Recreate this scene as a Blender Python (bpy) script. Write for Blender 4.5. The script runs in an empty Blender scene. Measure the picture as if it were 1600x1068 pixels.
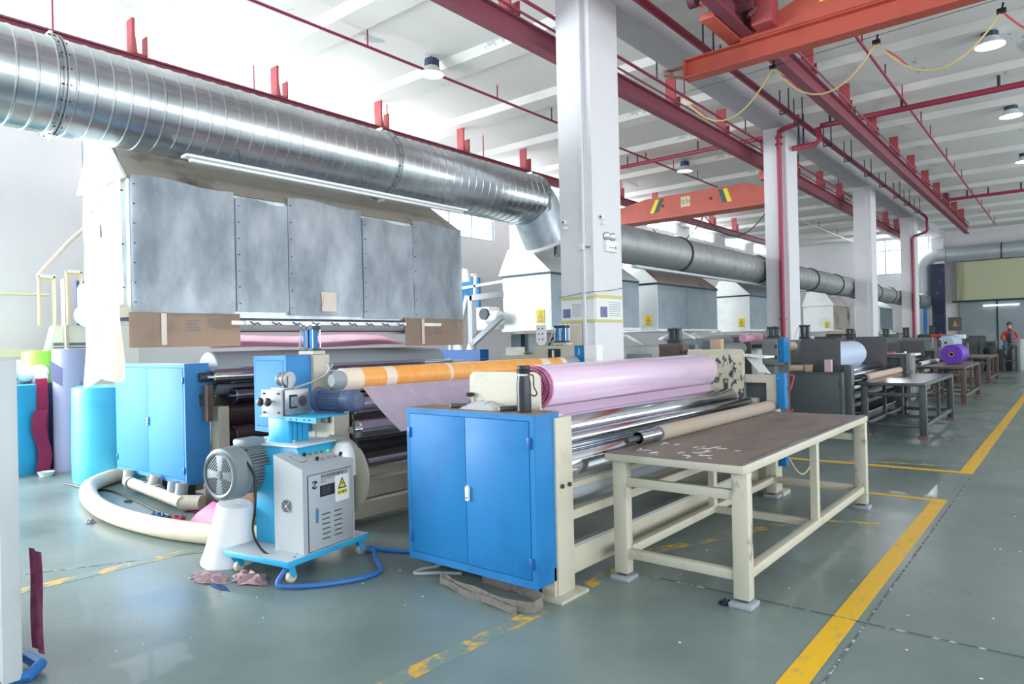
import bpy, bmesh, math, random
from mathutils import Vector, Matrix
random.seed(7)
C = bpy.context.scene.collection
PI = math.pi
# ---------------------------------------------------------------- camera
yaw, pitch, roll = math.radians(39.53), math.radians(0.14), math.radians(-1.28)
fw = Vector((-math.sin(yaw)*math.cos(pitch), math.cos(yaw)*math.cos(pitch), math.sin(pitch)))
r0 = Vector((math.cos(yaw), math.sin(yaw), 0)); u0 = r0.cross(fw)
rt = r0*math.cos(roll)+u0*math.sin(roll); up = -r0*math.sin(roll)+u0*math.cos(roll)
M = Matrix((rt, up, -fw)).transposed().to_4x4(); M.translation = (0, 0, 1.6)
cd = bpy.data.cameras.new('camera'); cam = bpy.data.objects.new('camera', cd); C.objects.link(cam)
cam.matrix_world = M
cd.sensor_width = 36; cd.lens = 1067/1600*36; cd.clip_end = 200
bpy.context.scene.camera = cam
# ---------------------------------------------------------------- light and exposure
w = bpy.data.worlds.new('world'); bpy.context.scene.world = w; w.use_nodes = True
w.node_tree.nodes['Background'].inputs[0].default_value = (0.80, 0.90, 1.0, 1)
w.node_tree.nodes['Background'].inputs[1].default_value = 1.25
vs = bpy.context.scene.view_settings
vs.view_transform = 'Standard'; vs.look = 'None'; vs.gamma = 1; vs.use_curve_mapping = False
vs.exposure = 0.5
def area(loc, d, sx, sy, power, col=(1, 1, 1)):
    l = bpy.data.lights.new('daylight_fill', 'AREA'); l.shape = 'RECTANGLE'; l.size = sx; l.size_y = sy
    l.energy = power; l.color = col
    o = bpy.data.objects.new('daylight_fill', l); C.objects.link(o); o.location = loc
    o.rotation_euler = Vector(d).to_track_quat('-Z', 'Y').to_euler()
    return o
area((-13.0, -2.6, 2.6), (1, 0.25, -0.12), 8, 4.6, 1650, (0.93, 0.97, 1))      # unseen door opening in the left wall, added for this light
area((-13.1, 8, 5.6), (1, 0, -0.35), 7, 1.6, 330, (0.93, 0.97, 1))          # left windows
area((-13.1, 22, 6.3), (1, 0, -0.35), 16, 0.7, 330, (0.93, 0.97, 1))
area((-6.6, 39.7, 5.6), (0, -1, -0.2), 3.0, 1.8, 120, (0.93, 0.97, 1))
area((8.8, 5, 3.2), (-1, 0.05, -0.12), 24, 3.2, 950, (0.96, 0.98, 1))        # fill lights at an unseen window band, added to brighten right-facing sides
area((8.8, 28, 3.2), (-1, 0, -0.15), 20, 3.2, 600, (0.93, 0.97, 1))
# ---------------------------------------------------------------- materials
def S(h):
    h = h.lstrip('#'); o = []
    for i in (0, 2, 4):
        c = int(h[i:i+2], 16)/255; o.append(c/12.92 if c <= .04045 else ((c+.055)/1.055)**2.4)
    return (*o, 1)
MT = {}
def mat(name, col, rough=.5, metal=0, dirt=None, amt=.5, scale=3, lo=.5, hi=.7, bump=0, bs=40, stretch=None, emit=0, spec=.5, alpha=1, trans=0, rvar=0, coat=0):
    m = bpy.data.materials.new(name); m.use_nodes = True; nt = m.node_tree; N = nt.nodes; L = nt.links
    b = N['Principled BSDF']; b.inputs['Roughness'].default_value = rough; b.inputs['Metallic'].default_value = metal
    b.inputs['Specular IOR Level'].default_value = spec; b.inputs['Coat Weight'].default_value = coat
    b.inputs['Base Color'].default_value = S(col); b.inputs['Alpha'].default_value = alpha
    b.inputs['Transmission Weight'].default_value = trans
    if emit: b.inputs['Emission Color'].default_value = S(col); b.inputs['Emission Strength'].default_value = emit
    if dirt or bump or rvar:
        tc = N.new('ShaderNodeTexCoord'); mp = N.new('ShaderNodeMapping'); L.new(tc.outputs['Object'], mp.inputs[0])
        if stretch: mp.inputs['Scale'].default_value = stretch
    if dirt:
        n = N.new('ShaderNodeTexNoise'); n.inputs['Scale'].default_value = scale; n.inputs['Detail'].default_value = 9; n.inputs['Roughness'].default_value = .62
        L.new(mp.outputs[0], n.inputs['Vector'])
        r = N.new('ShaderNodeMapRange'); r.inputs[1].default_value = lo; r.inputs[2].default_value = hi; r.inputs[4].default_value = amt
        L.new(n.outputs[0], r.inputs[0])
        x = N.new('ShaderNodeMix'); x.data_type = 'RGBA'; x.inputs[6].default_value = S(col); x.inputs[7].default_value = S(dirt)
        L.new(r.outputs[0], x.inputs[0]); L.new(x.outputs[2], b.inputs['Base Color'])
    if rvar:
        n3 = N.new('ShaderNodeTexNoise'); n3.inputs['Scale'].default_value = scale*.7; n3.inputs['Detail'].default_value = 6
        L.new(mp.outputs[0], n3.inputs['Vector'])
        r3 = N.new('ShaderNodeMapRange'); r3.inputs[1].default_value = .3; r3.inputs[2].default_value = .7
        r3.inputs[3].default_value = max(rough-rvar, .03); r3.inputs[4].default_value = min(rough+rvar, 1)
        L.new(n3.outputs[0], r3.inputs[0]); L.new(r3.outputs[0], b.inputs['Roughness'])
    if bump:
        n2 = N.new('ShaderNodeTexNoise'); n2.inputs['Scale'].default_value = bs; n2.inputs['Detail'].default_value = 5
        L.new(mp.outputs[0], n2.inputs['Vector'])
        u = N.new('ShaderNodeBump'); u.inputs['Strength'].default_value = bump; u.inputs['Distance'].default_value = .01
        L.new(n2.outputs[0], u.inputs['Height']); L.new(u.outputs[0], b.inputs['Normal'])
    MT[name] = m; return m
mat('floor', '#788784', .36, dirt='#5f706d', amt=.85, scale=.9, lo=.38, hi=.66, bump=.04, bs=6, rvar=.16, spec=.55, coat=.08)
mat('ceiling', '#e2e1dd', .9, dirt='#b4b8b8', amt=.85, scale=.8, lo=.635, hi=.645, bump=.1, bs=3, stretch=(1, .45, 1))
mat('wall', '#dcdcde', .85, dirt='#cfd0d2', amt=.5, scale=.8)
mat('column', '#dfe0e3', .8, dirt='#c9cbd0', amt=.5, scale=1.5, lo=.5, hi=.8)
mat('beam', '#c9c9ce', .85, dirt='#b4b4bb', amt=.5, scale=1.5)
mat('yellow', '#e0b020', .45, dirt='#8d8f68', amt=.75, scale=9, lo=.56, hi=.7, stretch=(1.5, .6, 1))
mat('yellow_worn', '#d6a82c', .45, dirt='#74867f', amt=1, scale=5, lo=.42, hi=.5)
mat('joint', '#4c5856', .8, dirt='#c8cecb', amt=.8, scale=14, lo=.5, hi=.6)
mat('blue', '#2579b6', .5, dirt='#1d5f9c', amt=.6, scale=2.6, lo=.52, hi=.72, spec=.22, rvar=.07)
mat('blue_dark', '#1c5ea8', .4)
mat('blue_pale', '#4289c6', .6, spec=.2, dirt='#3f7fb8', amt=.6, scale=2.5, lo=.5, hi=.75)
mat('cyan', '#35aede', .38, dirt='#2a8cb8', amt=.5, scale=5, lo=.55, hi=.75)
mat('cream', '#c0bcaa', .5, dirt='#9a9583', amt=.55, scale=4, lo=.55, hi=.75)
mat('cream_burnt', '#c0bcaa', .5, dirt='#3a342d', amt=.9, scale=5, lo=.53, hi=.63, stretch=(1, 1, .6))
mat('cream_scratched', '#c8c2ac', .5, dirt='#3f4350', amt=1, scale=13, lo=.51, hi=.56, stretch=(1.4, 1, .8))
mat('tabletop', '#7d7068', .5, dirt='#655a55', amt=.7, scale=4, lo=.45, hi=.65, stretch=(1, .35, 1), rvar=.1)
mat('chrome', '#c9cdd6', .14, 1)
mat('chrome_dark', '#83858f', .2, 1)
mat('rubber_grey', '#97a0a6', .6)
mat('rubber_black', '#2b2b2f', .5)
mat('iron', '#55585a', .5, .5, dirt='#3a3b3c', amt=.7, scale=5)
mat('iron_rust', '#675853', .6, .3, dirt='#3d3634', amt=.7, scale=4)
mat('duct', '#c2c9cc', .27, .95, dirt='#8f999e', amt=.5, scale=2, lo=.4, hi=.7, rvar=.08)
mat('duct_dull', '#a6aaaa', .5, .6, dirt='#7b8489', amt=.6, scale=2)
mat('galv', '#d3dce2', .40, .45, dirt='#9dabb6', amt=.9, scale=1.7, lo=.36, hi=.64, rvar=.14, bump=.08, bs=2.0, stretch=(1, 1.6, .8))
mat('galv_white', '#e6ebea', .45, .25, dirt='#c2cacb', amt=.5, scale=2.5)
mat('galv_grey', '#92a0a8', .5, .5, dirt='#77868f', amt=.6, scale=1.6)
mat('roof_tin', '#a59e92', .6, .2, dirt='#4a4345', amt=.9, scale=.8, lo=.56, hi=.68)
mat('cardboard', '#c0aa98', .85, dirt='#b09a88', amt=.6, scale=4)
mat('cardboard_pale', '#e2d6c8', .85, dirt='#d0c2b2', amt=.5, scale=8, bump=.3, bs=14)
mat('tape', '#cfc6b8', .3)
mat('red_steel', '#864452', .5, dirt='#733a48', amt=.6, scale=2)
mat('red_plate', '#ab4a50', .5)
mat('red_pipe', '#9c2f4a', .4)
mat('orange_crane', '#c05a4a', .45, dirt='#a34c42', amt=.6, scale=2)
mat('crane_dark', '#7a3f44', .6, dirt='#3a2d34', amt=.8, scale=8, lo=.4, hi=.6)
mat('black', '#1c1d20', .45)
mat('bottle', '#20262c', .32, .2)
mat('cable_yellow', '#c9b27a', .5)
mat('cable_red', '#c24a50', .5)
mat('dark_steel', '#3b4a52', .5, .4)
mat('lamp', '#ffffff', .5, emit=9)
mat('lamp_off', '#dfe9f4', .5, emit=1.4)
mat('lamp_head', '#3a4a66', .5)
mat('window_light', '#f4faff', .5, emit=3.2)
mat('window_frame', '#9fb0b8', .5)
mat('pink_roll', '#e2c9e0', .22, dirt='#d6bada', amt=.45, scale=2, stretch=(1, .3, 1), coat=.3)
mat('pink_edge', '#96466f', .5, dirt='#b0648c', amt=.8, scale=12, lo=.45, hi=.55)
mat('pink_dark', '#b84a86', .4, dirt='#d985b6', amt=.6, scale=6)
mat('pink_sheet', '#e8aac6', .35, dirt='#d884ac', amt=.7, scale=2)
mat('film', '#ecdcf2', .16, alpha=.86, dirt='#faf4fc', amt=.7, scale=5, stretch=(1, 3, .3), bump=.35, bs=9)
mat('orange_roll', '#f2a246', .38, dirt='#f6b86e', amt=.7, scale=5, stretch=(1, 1.5, 1), lo=.4, hi=.6)
mat('white_tape', '#ecdcc8', .4)
mat('grey_roll', '#a9b0b2', .6)
mat('grey_paint', '#b4bbbf', .42, dirt='#a2a9ad', amt=.4, scale=3)
mat('grey_motor', '#7f8b90', .42, dirt='#6b777c', amt=.4, scale=6)
mat('blue_motor', '#4a5a7c', .42)
mat('machined', '#b0b4b6', .35, .7, dirt='#8f9496', amt=.5, scale=8)
mat('kraft', '#b9a08a', .8, dirt='#a58b75', amt=.5, scale=6)
mat('felt', '#a3998c', .95, dirt='#b58f74', amt=.8, scale=2.5, bump=.5, bs=60)
mat('white', '#f0f0ee', .6)
mat('white_cone', '#f1f2f3', .7)
mat('white_bag', '#f6f6f6', .5, bump=.6, bs=12)
mat('clear_bag', '#e8ebef', .25, alpha=.8, bump=.8, bs=25)
mat('turquoise', '#3fb2cc', .45, dirt='#37a2bf', amt=.5, scale=2, stretch=(1, 1, 3))
mat('turquoise_deep', '#2f9cc6', .4, dirt='#2a8cb6', amt=.6, scale=2)
mat('lavender', '#a9a9c6', .6)
mat('crimson', '#c23a6a', .6)
mat('navy', '#2e3a5e', .6)
mat('green_roll', '#8fe04a', .5)
mat('white_haze', '#f2f0e6', .6)  # off-white with the blown-out haze put into the colour
mat('yellow_frame', '#f0cc78', .5)
mat('hose_cream', '#dcd3b8', .5, dirt='#c4b894', amt=.6, scale=5)
mat('hose_blue', '#2c6cb4', .4)
mat('webbing', '#a8a39c', .9, dirt='#6e6860', amt=.7, scale=20, bump=.8, bs=120)
mat('scrap_pink', '#d8668f', .7)
mat('scrap_pale', '#cdb0b4', .7)
mat('magenta', '#d0287c', .5)
mat('sign_yellow', '#f0dc3c', .6)
mat('poster', '#e3e8e6', .6)
mat('poster_strip', '#ccc878', .6)
mat('poster_photo', '#7a76a8', .6, dirt='#3d4468', amt=.9, scale=30)
mat('ink', '#23262b', .6)
mat('ink_soft', '#7b8088', .6)
mat('green_led', '#20d070', .3, emit=1.2)
mat('green_button', '#1f9a5c', .3)
mat('rose_button', '#b89090', .3)
mat('teal', '#2f5c62', .5)
mat('purple', '#6a34b4', .45, dirt='#5a2a9c', amt=.6, scale=5)
mat('paleblue_roll', '#b4c4dc', .5)
mat('plate_grey', '#5f5f63', .55, .2, dirt='#4c4c50', amt=.5, scale=3)
mat('cab_dark', '#4f5658', .5, .2, dirt='#3e4546', amt=.5, scale=2)
mat('box_grey', '#7c8280', .5, .1, dirt='#6b716f', amt=.5, scale=3)
mat('navy_pillar', '#2c3850', .7, dirt='#7b869a', amt=.7, scale=3, lo=.6, hi=.66)
mat('curtain', '#b9bc9c', .8)
mat('curtain_pale', '#d4cfae', .8)
mat('shutter', '#98a5aa', .6)
mat('notice', '#6b6c5e', .6)
mat('safety_orange', '#d0502f', .7)
mat('denim', '#5a6678', .8)
mat('skin', '#a8765e', .6)
mat('hair', '#241d1c', .7)
mat('mask', '#b8c4d6', .7)
mat('wood', '#7a5848', .8)
mat('copper', '#c8a060', .4)
# ---------------------------------------------------------------- mesh helpers
class B:
    def __init__(s): s.b = bmesh.new()
    def box(s, x0, x1, y0, y1, z0, z1, bev=0):
        g = bmesh.ops.create_cube(s.b, size=1)
        for v in g['verts']:
            v.co = Vector(((x0+x1)/2+v.co.x*(x1-x0), (y0+y1)/2+v.co.y*(y1-y0), (z0+z1)/2+v.co.z*(z1-z0)))
        if bev:
            es = list({e for v in g['verts'] for e in v.link_edges})
            bmesh.ops.bevel(s.b, geom=es, offset=bev, segments=2, affect='EDGES', profile=.5)
        return s
    def bar(s, p, q, w, h=None):
        h = h or w; p = Vector(p); q = Vector(q); d = (q-p); n = d.length; d.normalize()
        u = Vector((0, 0, 1)) if abs(d.z) < .95 else Vector((0, 1, 0))
        a = d.cross(u).normalized(); c = a.cross(d)
        vs = [s.b.verts.new(o+a*i*w/2+c*j*h/2) for o in (p, q) for i, j in ((-1, -1), (1, -1), (1, 1), (-1, 1))]
        for f in ((0, 1, 2, 3), (7, 6, 5, 4), (0, 4, 5, 1), (1, 5, 6, 2), (2, 6, 7, 3), (3, 7, 4, 0)): s.b.faces.new([vs[i] for i in f])
        return s
    def lathe(s, prof, p, q, n=24, close=True):
        """prof: list of (t along the axis p->q in metres, radius)"""
        p = Vector(p); d = (Vector(q)-p).normalized(); u = Vector((0, 0, 1)) if abs(d.z) < .95 else Vector((1, 0, 0))
        a = d.cross(u).normalized(); c = a.cross(d); rings = []
        for t, r in prof:
            o = p+d*t
            if r < 1e-6: rings.append([s.b.verts.new(o)])
            else: rings.append([s.b.verts.new(o+(a*math.cos(k*2*PI/n)+c*math.sin(k*2*PI/n))*r) for k in range(n)])
        for A, Bq in zip(rings, rings[1:]):
            for k in range(n):
                k2 = (k+1) % n
                if len(A) == 1 and len(Bq) == 1: continue
                if len(A) == 1: s.b.faces.new((A[0], Bq[k2], Bq[k]))
                elif len(Bq) == 1: s.b.faces.new((A[k], A[k2], Bq[0]))
                else: s.b.faces.new((A[k], A[k2], Bq[k2], Bq[k]))
        if close:
            for R in (rings[0], rings[-1]):
                if len(R) > 2: s.b.faces.new(R)
        return s
    def cyl(s, p, q, r, n=24, r2=None, bev=0):
        L = (Vector(q)-Vector(p)).length; r2 = r if r2 is None else r2
        if bev: return s.lathe([(0, r-bev), (bev, r), (L-bev, r2), (L, r2-bev)], p, q, n)
        return s.lathe([(0, r), (L, r2)], p, q, n)
    def tubeh(s, p, q, r, ri, n=32):
        L = (Vector(q)-Vector(p)).length
        return s.lathe([(0, ri), (0, r), (L, r), (L, ri), (0, ri)], p, q, n, close=False)
    def tube(s, pts, r, n=8):
        pts = [Vector(p) for p in pts]; rings = []; a = None
        for i, p in enumerate(pts):
            d = (pts[min(i+1, len(pts)-1)]-pts[max(i-1, 0)]).normalized()
            if a is None:
                u = Vector((0, 0, 1)) if abs(d.z) < .9 else Vector((1, 0, 0)); a = d.cross(u).normalized()
            else: a = (a-d*a.dot(d)).normalized()
            c = a.cross(d); rr = r[i] if isinstance(r, (list, tuple)) else r
            rings.append([s.b.verts.new(p+(a*math.cos(k*2*PI/n)+c*math.sin(k*2*PI/n))*rr) for k in range(n)])
        for A, Q in zip(rings, rings[1:]):
            for k in range(n): s.b.faces.new((A[k], A[(k+1) % n], Q[(k+1) % n], Q[k]))
        s.b.faces.new(rings[0]); s.b.faces.new(rings[-1]); return s
    def prism(s, pts, axis, a, b):
        f = {'x': lambda u, v, t: (t, u, v), 'y': lambda u, v, t: (u, t, v), 'z': lambda u, v, t: (u, v, t)}[axis]
        A = [s.b.verts.new(f(u, v, a)) for u, v in pts]; Q = [s.b.verts.new(f(u, v, b)) for u, v in pts]
        n = len(pts); s.b.faces.new(A); s.b.faces.new(Q[::-1])
        for k in range(n): s.b.faces.new((A[k], Q[k], Q[(k+1) % n], A[(k+1) % n]))
        return s
    def hull(s, pts):
        vs = [s.b.verts.new(p) for p in pts]; bmesh.ops.convex_hull(s.b, input=vs); return s
    def grid(s, rows, th=.004):
        """rows of 3-D points -> sheet with thickness"""
        A = [[s.b.verts.new(p) for p in r] for r in rows]; fs = []
        for i in range(len(A)-1):
            for j in range(len(A[0])-1): fs.append(s.b.faces.new((A[i][j], A[i][j+1], A[i+1][j+1], A[i+1][j])))
        bmesh.ops.solidify(s.b, geom=fs, thickness=th); return s
    def ball(s, c, r, seg=12, sc=(1, 1, 1)):
        g = bmesh.ops.create_uvsphere(s.b, u_segments=seg, v_segments=max(6, seg//2+2), radius=r)
        for v in g['verts']: v.co = Vector((v.co.x*sc[0], v.co.y*sc[1], v.co.z*sc[2]))+Vector(c)
        return s
    def out(s, name, m, parent=None, local=False, label=None, cat=None, group=None, kind=None, ang=35):
        bmesh.ops.recalc_face_normals(s.b, faces=s.b.faces)
        if parent is not None and not local:
            root = parent
            while root.parent: root = root.parent
            mw = Matrix.Translation(root.location) @ root.rotation_euler.to_matrix().to_4x4()
            s.b.transform(mw.inverted())
        if parent is None:
            vs = [v.co for v in s.b.verts]
            o0 = Vector(((min(v.x for v in vs)+max(v.x for v in vs))/2, (min(v.y for v in vs)+max(v.y for v in vs))/2, min(v.z for v in vs)))
            s.b.transform(Matrix.Translation(-o0))
        me = bpy.data.meshes.new(name); s.b.to_mesh(me); s.b.free()
        me.shade_smooth(); me.set_sharp_from_angle(angle=math.radians(ang))
        me.materials.append(MT[m]); o = bpy.data.objects.new(name, me); C.objects.link(o)
        if parent is not None: o.parent = parent
        else: o.location = o0
        if parent is not None and name in STUFF: kind = 'stuff'
        tag(o, label, cat, group, kind); return o
STUFF = {'bolt', 'grille_slot', 'louvre_slot', 'louvre', 'print', 'tie_rod', 'rivet', 'vent_grille', 'hole', 'cooling_fin', 'door_gap', 'hinge_pins', 'rib'}
def tag(o, label=None, cat=None, group=None, kind=None):
    if label: o['label'] = label
    if cat: o['category'] = cat
    if group: o['group'] = group
    if kind: o['kind'] = kind
    return o
def T(name, label, cat, loc, group=None, rz=0):
    o = bpy.data.objects.new(name, None); C.objects.link(o); o.empty_display_size = .1
    o.location = loc; o.rotation_euler = (0, 0, rz); return tag(o, label, cat, group)
def dup(root, loc, label=None, group=None, rz=None):
    def rec(o, par):
        c = o.copy(); C.objects.link(c); c.parent = par
        for ch in kids.get(o.name, []): rec(ch, c)
        return c
    kids = {}
    def walk(o):
        kids[o.name] = list(o.children)
        for ch in o.children: walk(ch)
    walk(root); r = rec(root, None); r.location = loc
    if rz is not None: r.rotation_euler = (0, 0, rz)
    if label: r['label'] = label
    if group: r['group'] = group
    return r
def struct(b, name, m, parent=None): return b.out(name, m, parent, kind=None if parent else 'structure')
def text(s, size, loc, X, Y, m, name, parent, local=False, thick=.0006, align='LEFT', sx=1):
    cu = bpy.data.curves.new('t', 'FONT'); cu.body = s; cu.size = size; cu.extrude = thick; cu.align_x = align
    o = bpy.data.objects.new('t', cu); C.objects.link(o)
    me = bpy.data.meshes.new_from_object(o.evaluated_get(bpy.context.evaluated_depsgraph_get()))
    bpy.data.objects.remove(o); bpy.data.curves.remove(cu)
    b = B(); b.b.from_mesh(me); bpy.data.meshes.remove(me)
    X = Vector(X).normalized(); Y = Vector(Y).normalized(); Z = X.cross(Y)
    mm = Matrix((X*sx, Y, Z)).transposed().to_4x4(); mm.translation = loc; b.b.transform(mm)
    return b.out(name, m, parent, local)
def circ(c, r, n, a0=0, a1=2*PI): return [(c[0]+r*math.cos(a0+(a1-a0)*k/n), c[1]+r*math.sin(a0+(a1-a0)*k/n)) for k in range(n+1)]
def rrect(u0, u1, v0, v1, r, top=True):
    p = [(u0, v0), (u1, v0)]
    p += circ((u1-r, v1-r), r, 5, 0, PI/2); p += circ((u0+r, v1-r), r, 5, PI/2, PI)
    return p
def smooth(p, n=4):
    o = []
    for i in range(len(p)-1):
        p0 = Vector(p[max(i-1, 0)]); p1 = Vector(p[i]); p2 = Vector(p[i+1]); p3 = Vector(p[min(i+2, len(p)-1)])
        for k in range(n):
            u = k/n; o.append(tuple(.5*((2*p1)+(p2-p0)*u+(2*p0-5*p1+4*p2-p3)*u*u+(3*p1-p0-3*p2+p3)*u**3)))
    o.append(tuple(p[-1])); return o
mat('rubber_wine', '#4a3a42', .35)
mat('disc_grey', '#8f8d80', .5)
mat('duct_far', '#b4bdc1', .4, .35)
# ================================================================ setting
XL, YE, XR = -13.3, 40.0, 9.0
struct(B().box(-26, XR, -8, YE, -.2, 0), 'floor', 'floor')
struct(B().box(XL-.3, XR, -8, YE, 6.68, 7.2), 'ceiling', 'ceiling')
struct(B().box(XR, XR+.3, -8, YE, 0, 1.4).box(XR, XR+.3, -8, YE, 5.0, 7.2), 'wall_right', 'wall')  # unseen wall; its middle band is left open for the added side light
# left wall built in strips round its openings
b = B()
WIN = [(4.45, 7.4, 3.9, 5.9), (12.6, 15.4, 4.64, 5.9)] + [(y, y+2.75, 6.2, 6.72) for y in (17.0, 20.9, 24.9, 28.85, 32.9, 36.8)]
b.box(XL-.3, XL, 1.6, YE, 0, 3.9); b.box(XL-.3, XL, -8, 1.6, 5.0, 7.0); b.box(XL-.3, XL, -8, -6.8, 0, 5.0)
b.box(XL-.3, XL, 1.6, 4.45, 3.9, 7.0); b.box(XL-.3, XL, 4.45, 7.4, 5.9, 7.0); b.box(XL-.3, XL, 7.4, 12.6, 3.9, 7.0)
b.box(XL-.3, XL, 12.6, 15.4, 3.9, 4.64); b.box(XL-.3, XL, 12.6, 15.4, 5.9, 7.0); b.box(XL-.3, XL, 15.4, YE, 3.9, 6.2)
b.box(XL-.3, XL, 15.4, YE, 6.72, 7.0)
ys = [15.4]+[v for y0, y1, _, _ in WIN[2:] for v in (y0, y1)]+[YE]
for i in range(0, len(ys), 2): b.box(XL-.3, XL, ys[i], ys[i+1], 6.2, 6.72)
struct(b, 'wall_left', 'wall')
b = B()
ex0, ex1, ez0, ez1 = -8.6, -5.6, 4.75, 6.6
b.box(XL, ex0, YE, YE+.3, 0, 7); b.box(ex1, XR, YE, YE+.3, 0, 7); b.box(ex0, ex1, YE, YE+.3, 0, ez0); b.box(ex0, ex1, YE, YE+.3, ez1, 7)
struct(b, 'wall_end', 'wall')
for i, (y0, y1, z0, z1) in enumerate(WIN+[None]*0):
    w_ = T('window_%d' % (i+1), None, None, (XL, (y0+y1)/2, z0)); w_['kind'] = 'structure'
    B().box(XL-.14, XL-.12, y0, y1, z0, z1).out('pane', 'window_light', w_)
    f = B(); t = .04
    f.box(XL-.1, XL-.04, y0, y1, z0, z0+t); f.box(XL-.1, XL-.04, y0, y1, z1-t, z1)
    n = max(2, round((y1-y0)/.95))
    for k in range(n+1): yy = y0+(y1-y0-t)*k/n; f.box(XL-.1, XL-.04, yy, yy+t, z0+t, z1-t)
    f.out('window_frame', 'window_frame', w_)
w_ = T('window_9', None, None, (ex0, YE, ez0)); w_['kind'] = 'structure'
B().box(ex0, ex1, YE+.12, YE+.14, ez0, ez1).out('pane', 'window_light', w_)
f = B()
for k in range(4): xx = ex0+(ex1-ex0-.06)*k/3; f.box(xx, xx+.06, YE+.02, YE+.1, ez0, ez1)
for zz in (ez0, ez0+(ez1-ez0)*.66, ez1-.06): f.box(ex0, ex1, YE+.03, YE+.09, zz, zz+.06)
f.out('window_frame', 'window_frame', w_)
# columns and beams
CY = [7.65, 15.7, 23.8, 31.4]
for i, y in enumerate(CY):
    b = B().box(-5.4, -5.0, y, y+.75, 0, 6.32); b.box(-5.0, -4.9, y+.02, y+.75, 0, 6.32)
    b.box(-5.4, -5.04, y-.02, y, 0, 6.32)
    b.out('column', 'column', label=['nearest white concrete column with posters taped round it', 'second white column, red pipe running down its face',
          'third white column from the camera, plain', 'fourth white column, thin red pipe down its face'][i], cat='column', kind='structure')
struct(B().box(-5.4, -4.9, 39.2, YE, 0, 6.32), 'column', 'wall')
struct(B().box(-5.4, -4.9, -8, YE, 6.32, 6.9), 'ceiling_beam', 'beam')
for k in range(-1, 15):
    y = 4.2+2.4*k
    for x0, x1 in ((XL, -5.4), (-4.9, XR)):
        struct(B().prism([(y-.36, 6.69), (y-.24, 6.56), (y+.24, 6.56), (y+.36, 6.69)], 'x', x0, x1), 'ceiling_beam', 'ceiling')
# floor paint and joints
def strip(pts, wd, z, m, label, cat='floor marking', name='floor_line'):
    b = B()
    for (x0, y0), (x1, y1) in zip(pts, pts[1:]): b.bar((x0, y0, z/2), (x1, y1, z/2), wd, z)
    o = b.out(name, m, label=label, cat=cat); return o
strip([(-1.04, 1.5), (-1.04, 7.72)], .12, .003, 'yellow', 'yellow aisle line on the floor right of the near table')
strip([(-1.0, 9.3), (-1.0, 30)], .13, .003, 'yellow', 'yellow aisle line continuing past the dark tables')
strip([(-1.04, 7.66), (-2.6, 7.66)], .07, .0035, 'yellow', 'thin yellow cross line behind the near table, nearer of the two')
strip([(-1.0, 9.36), (-3.6, 9.3)], .1, .0035, 'yellow', 'thin yellow cross line between the near and second table')
strip([(-1.1, 9.75), (-2.0, 9.6), (-2.6, 9.35)], .05, .002, 'yellow_worn', 'worn crooked yellow line in front of the second table')
strip([(-2.58, 1.2), (-2.5, 3.25)], .11, .002, 'yellow_worn', 'worn yellow line below the near blue cabinet')
strip([(-2.5, 3.75), (-2.55, 4.6), (-2.2, 5.4), (-1.9, 6.2)], .09, .002, 'yellow_worn', 'worn yellow line curving under the near table')
strip([(-1.72, 6.3), (-1.3, 6.45)], .06, .002, 'yellow_worn', 'short worn yellow dash right of the near table')
strip([(-5.55, 1.2), (-5.5, 2.6)], .12, .002, 'yellow_worn', 'faded yellow line on the floor at the left, before the hose')
strip([(-.93, .5), (-.93, 9.2)], .012, .002, 'joint', 'cracked floor joint along the aisle line', 'joint', 'floor_joint')
strip([(-2.3, 4.16), (4, 4.2)], .008, .004, 'joint', 'floor joint crossing the aisle line by the table foot', 'joint', 'floor_joint')
strip([(-9.5, .8), (-5.96, 1.5), (-5.2, 2.9)], .008, .002, 'joint', 'floor joint at the left in front of the hose', 'joint', 'floor_joint')
# ================================================================ overhead steel
def ibeam(x, y0, y1, z0, h, wd, tf, m):
    h = .2 if x < -8 else h
    b = B(); b.box(x-wd/2, x+wd/2, y0, y1, z0, z0+tf); b.box(x-wd/2, x+wd/2, y0, y1, z0+h-tf, z0+h); b.box(x-.012, x+.012, y0, y1, z0+tf, z0+h-tf)
    return b
RAILS = [(-10.8, 5.84, 'left', [4.3, 6.68, 9.0, 11.4, 13.7, 16.1, 18.4, 20.8, 23.1, 25.4, 27.7]),
         (-5.85, 5.76, 'middle', [2.3, 4.7, 7.1, 9.5, 12.0, 14.4, 17.1, 19.4, 21.8, 24.0, 26.4, 28.7, 31.0, 33.2]),
         (-3.44, 5.80, 'right', [7.4, 9.8, 12.25, 14.67, 17.05, 19.42, 21.74, 24.05, 26.28, 28.4, 30.5, 32.6])]
for x, z, nm, hy in RAILS:
    t = T('crane_rail', {'left': 'long red steel crane rail above the round duct at the left', 'middle': 'long red steel crane rail passing behind the white columns',
          'right': 'long red steel crane rail in the right bay under the orange crane'}[nm], 'crane rail', (x, 0, z))
    ibeam(x, 0, 34.5, z, .30, .16, .022, 'red_steel').out('beam', 'red_steel', t)
    HH = .2 if nm == 'left' else .3
    for y in hy:
        b = B().box(x-.10, x+.10, y-.02, y+.02, z+HH, 6.58); b.prism([(x-.13, z+HH), (x+.12, z+HH), (x+.02, z+.56), (x-.02, z+.56)], 'y', y+.02, y+.05)
        b.box(x-.06, x+.10, y+.05, y+.2, z+HH, z+HH+.02); b.box(x-.06, x+.10, y+.18, y+.2, z+HH, z+.5)
        b.out('hanger', 'red_plate', t)
    if nm != 'left':
        B().tube([(x+.12, 0, z+.34), (x+.12, 34, z+.34)], .018, 6).out('conductor_rail', 'red_steel', t)
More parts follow.
